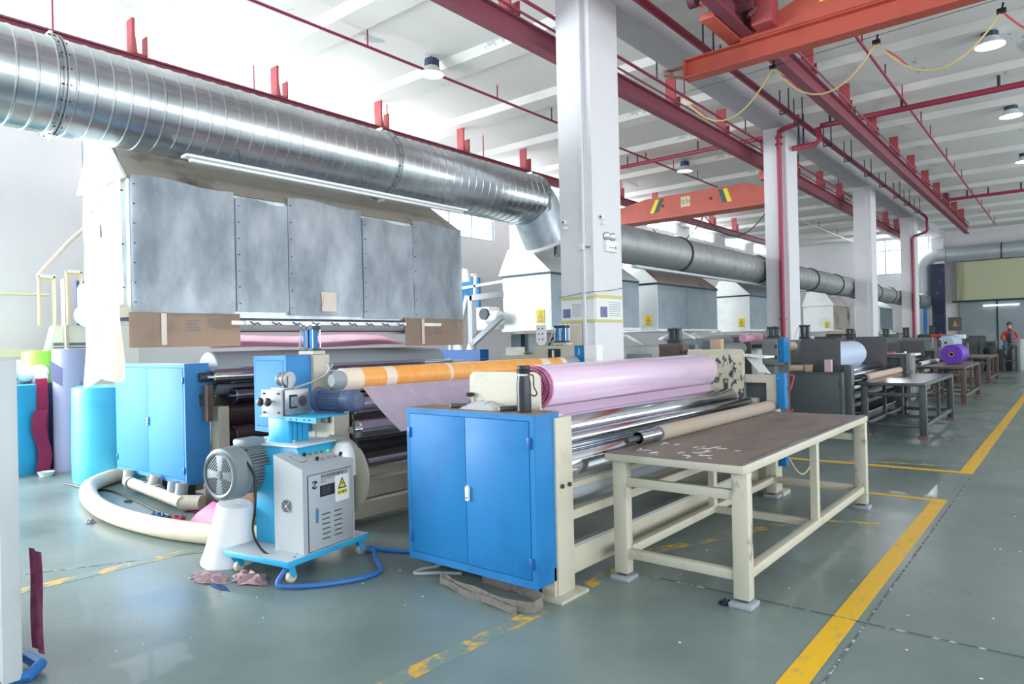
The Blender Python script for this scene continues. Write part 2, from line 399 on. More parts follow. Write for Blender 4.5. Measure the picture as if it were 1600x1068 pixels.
# sprinkler pipes
def pipe(pts, r, label, rods, gr=None, m='red_pipe', rodm='red_pipe', top=6.67, rr=.013):
    t = T('sprinkler_pipe', label, 'pipe', pts[0], gr)
    B().tube(pts, r, 10).out('pipe', m, t)
    for i, (x, y, z) in enumerate(rods):
        if isinstance(rodm, str): mm = rodm
        else: mm = rodm[i % 2]
        B().tube([(x, y, z+r*.8), (x, y, top)], rr, 6).out('riser' if mm == 'red_pipe' else 'hanger_rod', mm, t)
    for y in range(1, int(len(rods))):
        pass
    return t
pipe([(-8.65, -2, 6.4), (-8.65, 38, 6.4)], .024, 'thin red sprinkler pipe crossing the ceiling of the left bay', [(-8.65, y, 6.4) for y in [2.2, 3.9, 7.02, 8.6, 10.2, 12, 13.4, 16.2, 17.8, 19.4, 22.6, 25.8, 29, 32, 35]], rodm=('red_pipe', 'dark_steel'))
pipe([(-5.62, -2, 6.2), (-5.62, 34, 6.2)], .026, 'thin red sprinkler pipe beside the middle crane rail', [(-5.62, y, 6.2) for y in [6.9, 8.9, 11.0, 12.1, 15.2, 16.4, 19, 21, 23, 25, 27.5, 30]], rodm=('dark_steel', 'red_pipe'))
pipe([(-2.62, 8, 6.4), (-2.65, 37, 6.4)], .024, 'thin red sprinkler pipe slanting across the right bay ceiling', [(-2.62, y, 6.4) for y in [12.4, 14.2, 15.8, 18, 19.3, 22, 23.6, 25.2, 28, 31, 34, 36.5]], rodm=('red_pipe', 'dark_steel'))
pipe([(-11.0, -2, 6.05), (-11.0, 34, 6.05)], .022, 'thin red pipe running just behind the left crane rail', [(-11.0, y, 6.05) for y in [1.0, 3.35, 6.4, 9.4, 12.4, 15.6, 19, 22, 25]])
b_ = pipe([(-4.45, 0, 6.2), (-4.45, 29.9, 6.2)], .06, 'thick red water main beside the concrete beam', [], None)
for y in (10.5, 11.2, 14.2, 15.1, 17.3, 19.2, 21.4, 23.3, 25.5, 27.2, 29.2):
    B().box(-4.545, -4.525, y-.012, y+.012, 6.12, 6.67).box(-4.375, -4.355, y-.012, y+.012, 6.12, 6.67).box(-4.545, -4.355, y-.012, y+.012, 6.11, 6.135).out('pipe_hanger', 'dark_steel', b_)
t = pipe([(-4.45, 30.0, 6.2), (-4.40, 30.3, 6.18), (-4.32, 30.4, 6.05), (-4.32, 30.5, 5.62), (-4.4, 30.6, 5.55), (-4.86, 31.35, 5.55), (-4.98, 31.34, 5.45), (-4.98, 31.34, .5)], .05, 'red water pipe dropping to the fourth column', [])
t = pipe([(-4.45, 15.3, 6.2), (-4.9, 15.5, 6.2), (-5.0, 15.58, 6.2), (-5.03, 15.62, 6.1), (-5.03, 15.62, .4)], .055, 'red water pipe running down the second column', [])
for z in (6.05, 5.9, 2.0): B().lathe([(0, .055), (0, .085), (.03, .085), (.03, .055)], (-5.03, 15.62, z), (-5.03, 15.62, z+1), 14).out('flange', 'red_pipe', t)
t = pipe([(-9.4, 16.2, 6.3), (-5.5, 16.2, 6.3)], .05, 'red cross pipe under the left bay ceiling', [(x, 16.2, 6.3) for x in (-9.2, -8.9, -7.2, -6.7, -6.4)], rodm='dark_steel', rr=.018)
t = pipe([(-4.3, 16.2, 6.3), (-1, 16.2, 6.3), (4, 16.2, 6.3)], .06, 'red cross pipe under the right bay ceiling, nearer one', [(x, 16.2, 6.3) for x in (-4.1, -3.6, -2.7, -1.05, .6)], rodm='dark_steel', rr=.03, top=6.6)
t = pipe([(-3.6, 28.3, 6.3), (4, 28.3, 6.3)], .055, 'red cross pipe under the right bay ceiling, farther one', [(x, 28.3, 6.3) for x in (-3.4, -2.8, -2.2, -1.3, -.2)], rodm='dark_steel', rr=.03, top=6.6)
t = pipe([(-4.3, 15.95, 6.2), (-4.25, 15.95, 5.95), (-4.35, 15.95, 5.85), (-4.85, 15.95, 5.85)], .06, 'red pipe elbow right of the second column', [(-4.6, 15.95, 5.85), (-4.7, 15.95, 5.85)], rodm='dark_steel', rr=.02)
# orange crane in the right bay
t = T('overhead_crane', 'orange-red overhead crane girder spanning the right bay', 'crane', (-4.4, 9.6, 5.5))
b = B(); b.box(-4.42, 4.5, 9.5, 9.72, 5.48, 5.50); b.box(-4.42, 4.5, 9.5, 9.72, 5.74, 5.76); b.box(-4.40, 4.5, 9.6, 9.62, 5.5, 5.74); b.box(-4.43, -4.41, 9.5, 9.72, 5.48, 5.76)
b.out('lower_beam', 'orange_crane', t)
b = B().prism([(-3.55, 5.76), (4.5, 5.76), (4.5, 6.4), (-2.0, 6.40), (-3.0, 6.02), (-3.55, 5.95)], 'y', 9.47, 9.75); b.out('girder', 'orange_crane', t)
B().prism([(-2.5, 5.96), (-2.38, 5.96), (-2.2, 6.30), (-2.32, 6.30)], 'y', 9.462, 9.47).out('stripe', 'sign_yellow', t)
B().prism([(-2.38, 5.96), (-2.26, 5.96), (-2.08, 6.30), (-2.2, 6.30)], 'y', 9.462, 9.47).out('stripe', 'teal', t)
b = B(); b.box(-3.74, -3.54, 8.55, 9.9, 5.78, 6.0, .01)
b.out('end_carriage', 'orange_crane', t)
B().box(-3.3, -3.02, 9.2, 9.5, 5.8, 6.6, .02).out('hanger_plate', 'red_plate', t)
B().cyl((-3.85, 8.5, 6.06), (-3.75, 8.5, 6.06), .1, 16).out('wheel', 'crane_dark', t)
B().cyl((-3.12, 8.5, 5.92), (-3.2, 8.5, 5.92), .07, 16).out('wheel', 'crane_dark', t)
B().cyl((-3.85, 9.9, 6.0), (-3.6, 9.9, 6.0), .09, 16).out('wheel', 'crane_dark', t)
b = B(); b.cyl((-3.62, 8.9, 6.1), (-3.62, 9.3, 6.1), .13, 16); b.cyl((-3.65, 9.35, 6.05), (-3.3, 9.35, 6.05), .11, 16)
b.box(-3.8, -3.2, 9.0, 9.06, 5.95, 6.45); b.bar((-3.3, 9.1, 5.9), (-3.05, 9.45, 6.35), .05); b.cyl((-3.5, 8.7, 6.1), (-3.5, 9.0, 6.25), .07, 14)
b.out('drive_unit', 'crane_dark', t)
B().box(-3.72, -3.60, 8.542, 8.55, 5.86, 5.94).out('plate', 'box_grey', t)
B().box(-4.7, -4.42, 9.45, 9.49, 5.62, 5.66).bar((-4.7, 9.45, 5.64), (-4.5, 9.3, 5.5), .04).bar((-4.42, 9.55, 5.5), (-4.75, 9.55, 5.62), .04).out('bracket', 'wood', t)
# festoon cable
fest = T('festoon_cable', 'yellow and red cable looped in swags below the orange crane', 'cable', (-4.8, 10.4, 5.7))
sup = [(-4.82, 5.50), (-3.41, 5.64), (-2.02, 5.60), (-.63, 5.57), (.8, 5.6)]
B().tube([(-4.9, 10.42, 5.62), (2.0, 10.42, 5.80)], .004, 5).out('wire', 'dark_steel', fest)
for (xa, za), (xb, zb), mm in zip(sup, sup[1:], ('cable_yellow', 'cable_yellow', 'cable_yellow', 'cable_red')):
    pts = []
    for k in range(17):
        u = k/16; sag = .55*(1-(2*u-1)**2); pts.append((xa+(xb-xa)*u, 10.4, za+(zb-za)*u-sag))
    B().tube(pts, .013, 6).out('cable', mm, fest)
    if mm == 'cable_yellow': B().tube([(p[0]+.01, p[1]+.02, p[2]+.05*math.sin(i)) for i, p in enumerate(pts[1:5])], .011, 6).out('cable', 'cable_red', fest)
for x, z in sup[1:]:
    B().box(x-.05, x+.05, 10.37, 10.43, z-.03, z+.03, .01).bar((x, 10.4, z), (x+.02, 10.41, z+.1), .02).out('cable_trolley', 'black', fest)
# far crane in the left bay
t = T('overhead_crane', 'pale orange overhead crane girder spanning the left bay', 'crane', (-8, 17.4, 5.2))
b = B().prism([(-10.6, 5.05), (-5.75, 5.05), (-5.75, 5.36), (-6.5, 5.62), (-9.4, 5.62), (-10.6, 5.4)], 'y', 17.5, 17.8); b.out('girder', 'orange_crane', t)
B().box(-10.6, -5.75, 17.36, 17.94, 4.98, 5.05).out('flange', 'orange_crane', t)
for x0, mm in ((-9.25, 'sign_yellow'), (-9.12, 'teal'), (-7.12, 'teal'), (-6.99, 'sign_yellow')):
    B().prism([(x0, 5.2), (x0+.12, 5.2), (x0+.0, 5.56), (x0-.12, 5.56)] if x0 > -8 else [(x0, 5.2), (x0+.12, 5.2), (x0+.3, 5.56), (x0+.18, 5.56)], 'y', 17.49, 17.5).out('stripe', mm, t)
B().box(-8.3, -8.02, 17.48, 17.5, 5.24, 5.52).out('number_plate', 'curtain_pale', t)
text('0.5t', .17, (-8.28, 17.478, 5.33), (1, 0, 0), (0, 0, 1), 'red_pipe', 'lettering', t)
for x in (-8.85, -7.45): B().cyl((x, 17.48, 5.36), (x, 17.5, 5.36), .035, 12).out('hole', 'black', t)
B().box(-5.95, -5.75, 16.9, 18.4, 5.5, 5.7, .01).out('end_carriage', 'orange_crane', t)
B().box(-10.9, -10.7, 16.9, 18.4, 5.5, 5.7, .01).out('end_carriage', 'orange_crane', t)
c2 = T('festoon_cable', 'dark cable hanging in swags below the far orange crane', 'cable', (-8, 18.3, 5))
sp = [(-9.6, 4.9), (-8.0, 5.1), (-6.3, 4.9)]
for (xa, za), (xb, zb) in zip(sp, sp[1:]):
    B().tube([(xa+(xb-xa)*k/12, 18.3, za+(zb-za)*k/12-.6*(1-(k/6-1)**2)) for k in range(13)], .014, 6).out('cable', 'dark_steel', c2)
B().box(-6.0, -5.8, 18.2, 18.4, 4.7, 5.0, .02).out('reel', 'teal', c2)
# high bay lamps
def lamp(x, y, z, label, m='lamp', r=.215):
    t = T('high_bay_lamp', label, 'lamp', (x, y, z), 'high bay lamps under the ceiling')
    B().lathe([(0, 0), (.012, r*.98)], (x, y, z), (x, y, z+1), 28).out('diffuser', m, t)
    B().lathe([(.0, r), (.02, r), (.08, r*.72), (.14, r*.55), (.14, r*.5), (.07, r*.68), (.015, r*.97), (0, r)], (x, y, z), (x, y, z+1), 28, close=False).out('shade', 'galv_white', t)
    b = B().cyl((x, y, z+.12), (x, y, z+.27), r*.55, 20)
    for k in range(10): a = k*PI/5; b.box(x+math.cos(a)*r*.55-.005, x+math.cos(a)*r*.55+.005, y+math.sin(a)*r*.55-.005, y+math.sin(a)*r*.55+.005, z+.13, z+.26)
    b.out('lamp_head', 'lamp_head', t)
    B().tube([(x-.03, y, z+.27), (x, y, z+.4), (x, y, 6.58)], .008, 6).out('hook', 'dark_steel', t)
    return t
lamp(-1.0, 13.8, 6.34, 'largest lit high bay lamp in the right bay')
lamp(-1.0, 18.6, 6.34, 'second lit high bay lamp in the right bay')
lamp(-1.0, 23.8, 6.34, 'third lit high bay lamp, cut by the right picture edge')
lamp(-8.62, 8.4, 6.34, 'pale high bay lamp over the left machine, behind a red pipe', 'lamp_off')
lamp(-8.4, 18.0, 6.34, 'small pale high bay lamp over the far orange crane', 'lamp_off')
# ================================================================ ducts
def duct(p, q, r, m, name, par, pitch=.14, ridge=.006):
    L = (Vector(q)-Vector(p)).length; prof = [(0, r)]; t_ = pitch/2
    while t_ < L-.02: prof += [(t_-.011, r), (t_-.004, r+ridge), (t_+.004, r+ridge), (t_+.011, r)]; t_ += pitch
    prof.append((L, r)); return B().lathe(prof, p, q, 56, close=False).out(name, m, par, ang=22)
def flange(p, d, r, par, m='machined'):
    p = Vector(p); d = Vector(d).normalized()
    f = B().lathe([(-.02, r), (-.02, r+.028), (-.006, r+.028), (-.006, r+.008), (.006, r+.008), (.006, r+.028), (.02, r+.028), (.02, r)], p, p+d, 56, close=False).out('flange', m, par)
    u = d.cross(Vector((0, 0, 1))).normalized(); c = u.cross(d); b = B()
    for k in range(20):
        a = k*PI/10+.1; o = p+(u*math.cos(a)+c*math.sin(a))*(r+.019); b.cyl(o-d*.035, o+d*.035, .006, 6)
    b.out('bolt', 'dark_steel', par)
    b = B()
    for a in (PI/2, -PI/2):
        o = p+c*math.sin(a)*(r+.04); b.box(o.x-.05, o.x+.05, o.y-.012, o.y+.012, o.z-.02, o.z+.02)
    b.out('bracket', 'white', par)
t = T('ventilation_duct', 'large shiny spiral steel duct crossing the upper left', 'duct', (-6.6, 0, 3.87))
DX, DZ, DR = -6.6, 3.845, .395
duct((DX, -1.5, DZ), (DX, 1.97, DZ), DR, 'duct', 'duct_section', t); duct((DX, 1.99, DZ), (DX, 5.5, DZ), DR, 'duct', 'duct_section', t); duct((DX, 5.52, DZ), (DX, 8.52, DZ), DR, 'duct', 'duct_section', t)
for y in (1.98, 5.51, 8.53): flange((DX, y, DZ), (0, 1, 0), DR, t)
b = B(); 
b.lathe([(-.12, DR*.93), (0, DR-.004), (.62, DR-.01)], (DX, 8.62, DZ-.06), (DX+.06, 8.92, DZ-.66), 48, close=False)
b.out('elbow', 'galv', t)
B().lathe([(0, DR-.01), (.03, DR+.03), (.05, DR+.03), (.05, DR-.01)], (DX+.05, 8.89, DZ-.60), (DX+.11, 9.19, DZ-1.2), 48, close=False).out('rim', 'white', t)
B().lathe([(0, .30), (.9, .29)], (DX+.15, 9.0, DZ-.55), (-5.77, 9.6, 3.2), 48, close=False).out('elbow', 'galv', t)
t2 = T('ventilation_duct', 'dull grey duct running on behind the white columns', 'duct', (-5.75, 10, 3.2))
ys = [9.0, 11.9, 16.0, 20.0, 22.6, 25.4, 28.0, 30.6, 33.4, 36, 38.6]
for a_, b2 in zip(ys, ys[1:]):
    duct((-5.75, a_+.01, 3.205), (-5.75, b2-.01, 3.205), .31, 'duct_dull', 'duct_section', t2, .3, .004); flange((-5.75, b2, 3.205), (0, 1, 0), .31, t2, 'iron')
t3 = T('ventilation_duct', 'silver duct rising and turning right along the end wall', 'duct', (-5.9, 39.4, 3.3))
pts = [(-5.75, 38.62, 3.205)]+[(-5.75, 38.9+.5*math.sin(a), 3.705-.5*math.cos(a)) for a in [PI/2*k/8 for k in range(9)]]+[(-5.75, 39.4, 4.2), (-5.75, 39.4, 4.6)]+[(-5.15-.6*math.cos(a), 39.4, 4.86+.6*math.sin(a)) for a in [PI/2*k/9 for k in range(10)]]+[(-4.8, 39.4, 5.46)]
pts2 = [tuple(p) for p in pts]
B().tube(pts2, .37, 32).out('elbow', 'duct_far', t3, ang=60)
duct((-4.78, 39.4, 5.46), (-2.6, 39.4, 5.46), .37, 'duct_far', 'duct_section', t3, .5, .004); duct((-2.58, 39.4, 5.46), (6, 39.4, 5.46), .37, 'duct_far', 'duct_section', t3, .5, .004)
flange((-2.59, 39.4, 5.46), (1, 0, 0), .37, t3, 'iron')
# LED batten under the near duct
t = T('light_batten', 'slim white light batten hanging under the big duct', 'lamp', (-6.3, 4.8, 3.36))
B().box(-6.36, -6.24, 2.95, 6.7, 3.385, 3.41).out('housing', 'white', t); B().box(-6.33, -6.27, 3.0, 6.65, 3.35, 3.385, .01).out('tube', 'galv_white', t)
for y in (3.5, 5.0, 6.3): B().tube([(-6.3, y, 3.41), (-6.32, y, 3.56)], .004, 5).out('wire', 'dark_steel', t)
t = T('cable_tray', 'long thin cable tray under the grey duct', 'cable tray', (-6, 12, 2.95))
B().box(-5.6, -5.5, 9.9, 19, 2.80, 2.84).out('tray', 'machined', t)
for y in (10.5, 13, 15.5, 18): B().tube([(-5.6, y, 2.84), (-5.6, y, 2.93)], .006, 5).out('hanger_rod', 'dark_steel', t)
# ================================================================ hoods
def hood(y0, y1, x0, x1, zb, zt, zr, label, mats, xr0=None, xr1=None, seams=(), sign=True, lip=True, zn=None):
    t = T('extraction_hood', label, 'hood', ((x0+x1)/2, (y0+y1)/2, zb), 'sheet-metal hoods over the machines')
    mf, ms, mr = mats; th = .02
    B().box(x1-th, x1, y0+th, y1, zb, zt).out('side_panel', ms, t); B().box(x0, x0+th, y0+th, y1, zb, zt).out('side_panel', ms, t)
    xr0 = xr0 if xr0 is not None else x0+.2; xr1 = xr1 if xr1 is not None else x1-.4
    for ya, yb in ((y0, y0+th), (y1, y1+th)):
        B().prism([(x0, zb), (x1, zb), (x1, zt), (x0, zt)], 'y', ya, yb).out('end_panel', mf if ya == y0 else ms, t)  # near end in whiter metal than the sides: light painted by material
    rf = B()
    rf.hull([(x0-.03, y0-.03, zt), (x1+.03, y0-.03, zt), (x1+.03, y1+.05, zt), (x0-.03, y1+.05, zt), (xr0, y0, zr), (xr1, y0, zr), (xr1, y1-.3, zr), (xr0, y1-.3, zr)])
    rf.out('roof', mr, t)
    B().prism([(x0-.05, zt+.005), (x1+.05, zt+.005), (xr1, zr), (xr0, zr)], 'y', y0-.06, y0-.032).out('gable', mf, t)
    if zn: B().box(xr0, xr1, y0, y1-.4, zr-.01, zn).out('neck', mr if mr != 'roof_tin' else 'galv_white', t); B().box(x0-.02, x1+.03, y0-.01, y1, zt-.035, zt).out('shadow_strip', 'dark_steel', t)  # solid dark strip stands in for the shade under the roof edge
    b = B()
    for y in seams: b.box(x1, x1+.006, y-.012, y+.012, zb, zt)
    if seams: b.out('seam', ms, t)
    if lip: B().box(x0-.03, x1+.02, y0-.02, y1+.03, zb-.05, zb).out('rim', 'galv_white', t)
    if sign:
        sx = x1-.30; s_ = B().box(sx, sx+.17, y0-.012, y0-.002, zb+.07, zb+.30).out('warning_sign', 'sign_yellow', t)
        B().prism([(sx+.03, zb+.15), (sx+.14, zb+.15), (sx+.085, zb+.27)], 'y', y0-.015, y0-.012).out('symbol', 'copper', s_)
        B().box(sx+.03, sx+.14, y0-.015, y0-.012, zb+.09, zb+.13).out('symbol', 'copper', s_)
    return t
h1 = hood(2.62, 6.95, -7.78, -6.7, 1.93, 3.2, 3.62, 'huge galvanised hood over the left machine with riveted sheets', ('galv_white', 'galv', 'roof_tin'), -7.5, -7.06, sign=False, lip=False)
h2 = hood(9.15, 12.1, -7.73, -6.7, 1.86, 2.78, 3.22, 'bright-fronted hood left of the nearest column with yellow sign', ('galv_white', 'galv_grey', 'galv_white'), -7.55, -7.12, zn=3.65)
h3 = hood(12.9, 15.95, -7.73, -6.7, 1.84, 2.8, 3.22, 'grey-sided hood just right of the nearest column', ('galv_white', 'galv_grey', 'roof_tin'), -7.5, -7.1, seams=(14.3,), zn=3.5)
h4 = hood(18.1, 21.6, -7.73, -6.7, 1.84, 2.76, 3.18, 'bright-fronted hood left of the second column with yellow sign', ('galv_white', 'galv_grey', 'galv_grey'), -7.5, -7.1, zn=3.45)
h5 = hood(26.3, 28.6, -7.73, -6.7, 1.84, 2.72, 3.4, 'bright-fronted hood seen between second and third columns', ('galv_white', 'roof_tin', 'roof_tin'), -7.5, -7.1)
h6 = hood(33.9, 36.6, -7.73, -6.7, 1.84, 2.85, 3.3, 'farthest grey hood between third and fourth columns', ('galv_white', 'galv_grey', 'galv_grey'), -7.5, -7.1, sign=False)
# riveted sheets hung over the near hood
PN = [(2.62, 3.62, 1.98, 3.23, 'galv'), (3.64, 4.24, 2.0, 3.17, 'galv'), (4.25, 5.25, 1.97, 3.26, 'galv'), (5.27, 6.08, 1.95, 3.17, 'galv'), (6.09, 7.0, 1.93, 3.23, 'galv')]
for y0, y1, z0, z1, mm in PN:
    s_ = B().grid([[(-6.672+random.uniform(0, .012), y0+(y1-y0)*i/6, z0+(z1-z0)*j/6+(.02*math.sin(i) if j == 6 else 0)) for i in range(7)] for j in range(7)], .004).out('sheet_panel', mm, h1, ang=60)
    b = B()
    for k in range(7): b.cyl((-6.676, y0+.03, z0+.08+k*(z1-z0-.16)/6), (-6.655, y0+.03, z0+.08+k*(z1-z0-.16)/6), .006, 6)
    b.out('rivet', 'dark_steel', s_)
B().box(-6.665, -6.66, 4.66, 4.86, 2.02, 2.24).bar((-6.655, 4.66, 2.03), (-6.655, 4.7, 2.22), .02).out('hung_card', 'cardboard_pale', h1)
B().grid([[(-7.74+.95*i/6, 2.60-random.uniform(0, .02), 2.03+1.25*j/6) for i in range(7)] for j in range(7)], .004).out('sheet_panel', 'galv_white', h1, ang=60)  # whiter sheet, carrying the painted brightness of the near end
B().box(-7.42, -7.28, 2.575, 2.582, 2.72, 2.85).out('sticker', 'white', h1)
b = B()
for x, z in ((-7.5, 3.0), (-7.35, 3.05), (-7.65, 2.9), (-6.78, 2.6), (-6.78, 3.1), (-7.68, 2.4), (-6.78, 2.2)): b.cyl((x, 2.58, z), (x, 2.6, z), .008, 6)
b.out('rivet', 'dark_steel', h1)
b = B().box(-6.74, -6.62, 3.7, 5.9, 1.86, 1.9); b.out('heater_rail', 'galv_white', h1)
b = B()
for k in range(9):
    y = 3.75+k*.25; b.tube([(-6.61, y, 1.89), (-6.6, y+.04, 1.86), (-6.61, y+.08, 1.88), (-6.6, y+.11, 1.85)], .006, 5)
b.out('wire', 'dark_steel', h1)
B().prism([(-7.6, 1.80), (-6.75, 1.80), (-6.65, 1.86), (-6.65, 1.9), (-7.6, 1.9)], 'y', 3.3, 6.9).out('heater_box', 'galv_white', h1)
for (x, y0, y1, z0, z1, lb) in ((-6.65, 2.58, 3.66, 1.64, 1.97, 'brown cardboard strip hanging from the near hood, left one'), (-6.65, 5.9, 6.99, 1.60, 1.96, 'brown cardboard strip hanging from the near hood, right one')):
    t = T('cardboard_sheet', lb, 'cardboard', (x, y0, z0)); B().grid([[(x+.01*math.sin(i*1.3), y0+(y1-y0)*i/8, z) for i in range(9)] for z in (z0, z1)], .006).out('sheet', 'cardboard', t)
    B().box(x+.013, x+.016, y0+.28, y0+.33, z0+.02, z1-.01).out('tape', 'tape', t)
    for k in range(4): B().box(x+.014, x+.016, y0+.52, y0+.66-.02*(k % 3), z0+.16+k*.03, z0+.168+k*.03).out('print', 'ink_soft', t)
t = T('cardboard_sheet', 'pale torn cardboard flap hanging off the near hood corner', 'cardboard', (-7.2, 2.55, 1.3))
n = 12; low = [1.24, 1.25, 1.27, 1.30, 1.33, 1.35, 1.35, 1.34, 1.34, 1.33, 1.32, 1.33, 1.36]
B().grid([[(-7.64+.94*i/n, 2.54+.02*math.sin(i*.9+j), 2.06+(low[i]-2.06)*j/4+.0) for i in range(n+1)] for j in range(5)], .006).out('sheet', 'cardboard_pale', t, ang=60)
# ================================================================ cabinets with doors (front faces -y)
def cabinet(name, label, cat, x0, x1, y0, y1, z0, z1, m, mdark, handle='white', hin=True, doors=2, group=None):
    t = T(name, label, cat, ((x0+x1)/2, (y0+y1)/2, z0), group)
    B().box(x0, x1, y0+.012, y1, z0, z1, .004).out('body', m, t)
    f = B(); e = .035
    f.box(x0, x1, y0, y0+.013, z1-e, z1); f.box(x0, x1, y0, y0+.013, z0, z0+e*1.4); f.box(x0, x0+e, y0, y0+.013, z0+e*1.4, z1-e); f.box(x1-e, x1, y0, y0+.013, z0+e*1.4, z1-e)
    f.out('frame', m, t)
    xa, xb = x0+e+.004, x1-e-.004; za, zb = z0+e*1.4+.004, z1-e-.004; n = doors
    for k in range(n):
        a = xa+(xb-xa)*k/n+(.002 if k else 0); c = xa+(xb-xa)*(k+1)/n-(.002 if k < n-1 else 0)
        d = B().box(a, c, y0-.003, y0+.01, za, zb, .002).out('door', m, t)
        hx = a-.006 if k == 0 and n > 1 else c+.004
        for hz in ((zb-.13), (za+.1)):
            B().box(hx-.012, hx+.012, y0-.014, y0+.002, hz-.035, hz+.035, .003).out('hinge', mdark, d)
    if handle:
        hx = (xa+xb)/2+.02 if n > 1 else xa+.04; zz = (za+zb)/2-.02
        B().prism([(hx-.011, zz-.04)]+circ((hx, zz+.04), .011, 8, 0, PI)[::1][:0]+[(hx+.011, zz-.04), (hx+.013, zz+.045), (hx, zz+.06), (hx-.013, zz+.045)], 'y', y0-.022, y0-.003).out('door_handle', handle, t)
        B().cyl((hx, y0-.026, zz-.02), (hx, y0-.02, zz-.02), .005, 10).out('lock', 'black', t)
    B().box(x0-.002, x1+.002, y0+.0, y1, z1-.001, z1+.004).out('top_plate', 'tabletop' if m == 'blue' else mdark, t)
    return t
cA = cabinet('machine_cabinet', 'bright blue two-door steel cabinet with a black flask on top', 'cabinet', -3.655, -2.52, 3.24, 3.5, .115, 1.165, 'blue', 'blue_dark')
cL = cabinet('machine_cabinet', 'blue two-door cabinet at the left standing on pipes', 'cabinet', -8.93, -7.14, 3.3, 3.56, .2, 1.46, 'blue_pale', 'blue_dark', 'chrome')
# ================================================================ winders
def roundplate(u0, u1, v0, v1, r, ya, yb, arc=None):
    p = rrect(u0, u1, v0, v1, r)
    if arc:
        cx, rr = arc; p = [(u0, v0), (cx-rr, v0)]+[(cx+rr*math.cos(a), v0+rr*.6*math.sin(a)) for a in [PI-PI*k/10 for k in range(1, 10)]]+[(cx+rr, v0), (u1, v0)]+p[2:]
    return B().prism(p, 'y', ya, yb)
def winder(dx, dy, label, mf, mp, mplate, cab=True, L=3.45, gz=1.41):
    X = lambda a: a+dx; Y = lambda a: a+dy; YF = Y(3.6+L)
    t = T('winding_machine', label, 'machine', (X(-3.2), Y(5.2), 0))
    for k, (ya, yb) in enumerate(((Y(3.5), Y(3.6)), (YF, YF+.1))):
        B().box(X(-3.85), X(-2.56), ya, yb, .03, .98 if k else 1.14).out('side_frame', mf, t)
    p = B().box(X(-2.62), X(-2.505), Y(3.44), Y(3.62), .02, 1.13, .004).out('post', mf, t)
    b = B()
    for yy in (3.49, 3.57): b.cyl((X(-2.5), Y(yy), .70), (X(-2.488), Y(yy), .70), .014, 10); b.cyl((X(-2.49), Y(yy), .70), (X(-2.484), Y(yy), .70), .008, 8)
    b.out('bolt', 'iron', p)
    B().box(X(-2.78), X(-2.44), Y(3.38), Y(3.68), 0, .02).out('base_plate', mf, t)
    B().box(X(-2.62), X(-2.52), Y(3.42), Y(3.44), .02, .2).out('gusset', mf, t)
    # far end box frame
    b = B(); b.box(X(-2.75), X(-2.36), YF+.02, YF+.14, 1.14, 1.22); b.box(X(-2.46), X(-2.36), YF+.02, YF+.14, .04, 1.14); b.box(X(-2.80), X(-2.70), YF+.02, YF+.14, .04, 1.14); b.box(X(-2.7), X(-2.46), YF+.02, YF+.14, .04, .9)
    b.box(X(-2.5), X(-2.3), YF-.02, YF+.2, 0, .04); b.out('end_frame', mf, t)
    B().box(X(-2.7), X(-2.46), YF+.1, YF+.13, .9, 1.14).out('recess', 'cab_dark', t)
    for za_, zb_ in ((.88, 1.24), (.3, .6)): B().box(X(-2.355), X(-2.27), YF+.0, YF+.1, za_, zb_, .005).out('control_box', 'blue' if mf == 'cream' else 'box_grey', t)
    roundplate(X(-3.3), X(-2.68), 1.0, gz, .05, Y(3.52), Y(3.535)).out('guard_plate', mp, t)
    roundplate(X(-3.26), X(-2.68), .98, gz+.02, .05, YF-.03, YF-.015, (X(-2.95), .14)).out('guard_plate', mplate, t)
    roundplate(X(-3.34), X(-2.70), .98, 1.49, .05, YF+.06, YF+.075).out('guard_plate', mf, t)
    # rollers
    for x, z, r, m in ((-3.14, 1.0, .10, 'chrome'), (-2.84, .99, .095, 'chrome'), (-2.70, .93, .05, 'chrome'), (-2.62, .955, .035, 'chrome'), (-2.74, .76, .135, 'chrome'), (-3.1, .70, .1, 'chrome_dark'), (-3.6, .86, .07, 'chrome_dark'), (-2.62, .60, .05, 'rubber_grey')):
        B().lathe([(0, .02), (.03, .02), (.03, r-.01), (.045, r), (L-.045, r), (L-.03, r-.01), (L-.03, .02), (L, .02)], (X(x), Y(3.6), z), (X(x), YF, z), 36).out('roller', m, t)
    for x, z0, z1, w_ in ((-2.6, .09, .26, .09), (-2.6, .44, .50, .08), (-2.62, .58, .67, .07), (-3.3, .40, .5, .08), (-3.75, .12, .26, .1)):
        B().box(X(x-w_/2), X(x+w_/2), Y(3.62), YF, z0, z1).out('cross_beam', mf, t)
    B().box(X(-2.56), X(-2.54), Y(3.62), YF, .27, .285).out('cross_beam', 'rubber_grey', t)
    return t
wA = winder(0, 0, 'cream winding machine with chrome rollers beside the near table', 'cream', 'cream', 'cream_scratched')
b = B(); b.tube([(-2.27+.03*math.sin(i*.9)+.05*math.sin(i*.35), 7.15, 1.2-.016*i+.05*math.sin(i*.9)) for i in range(22)], .008, 6)
b.out('air_hose', 'cable_red', label='coiled red air hose hanging beside the near machine', cat='hose')
B().tube([(-2.36, 7.08, 1.0), (-2.33, 7.06, 1.2)], .012, 8).out('marker_pen', 'sign_yellow', label='yellow pen tucked against the blue control box', cat='pen')
B().tube([(-2.3+.16*(k/12), 7.2+.5*(k/12), .38-.26*math.sin(PI*k/12)+.1*k/12) for k in range(13)], .009, 6).out('air_hose', 'cable_yellow', label='pale hose looping from the blue box beyond the near table', cat='hose')
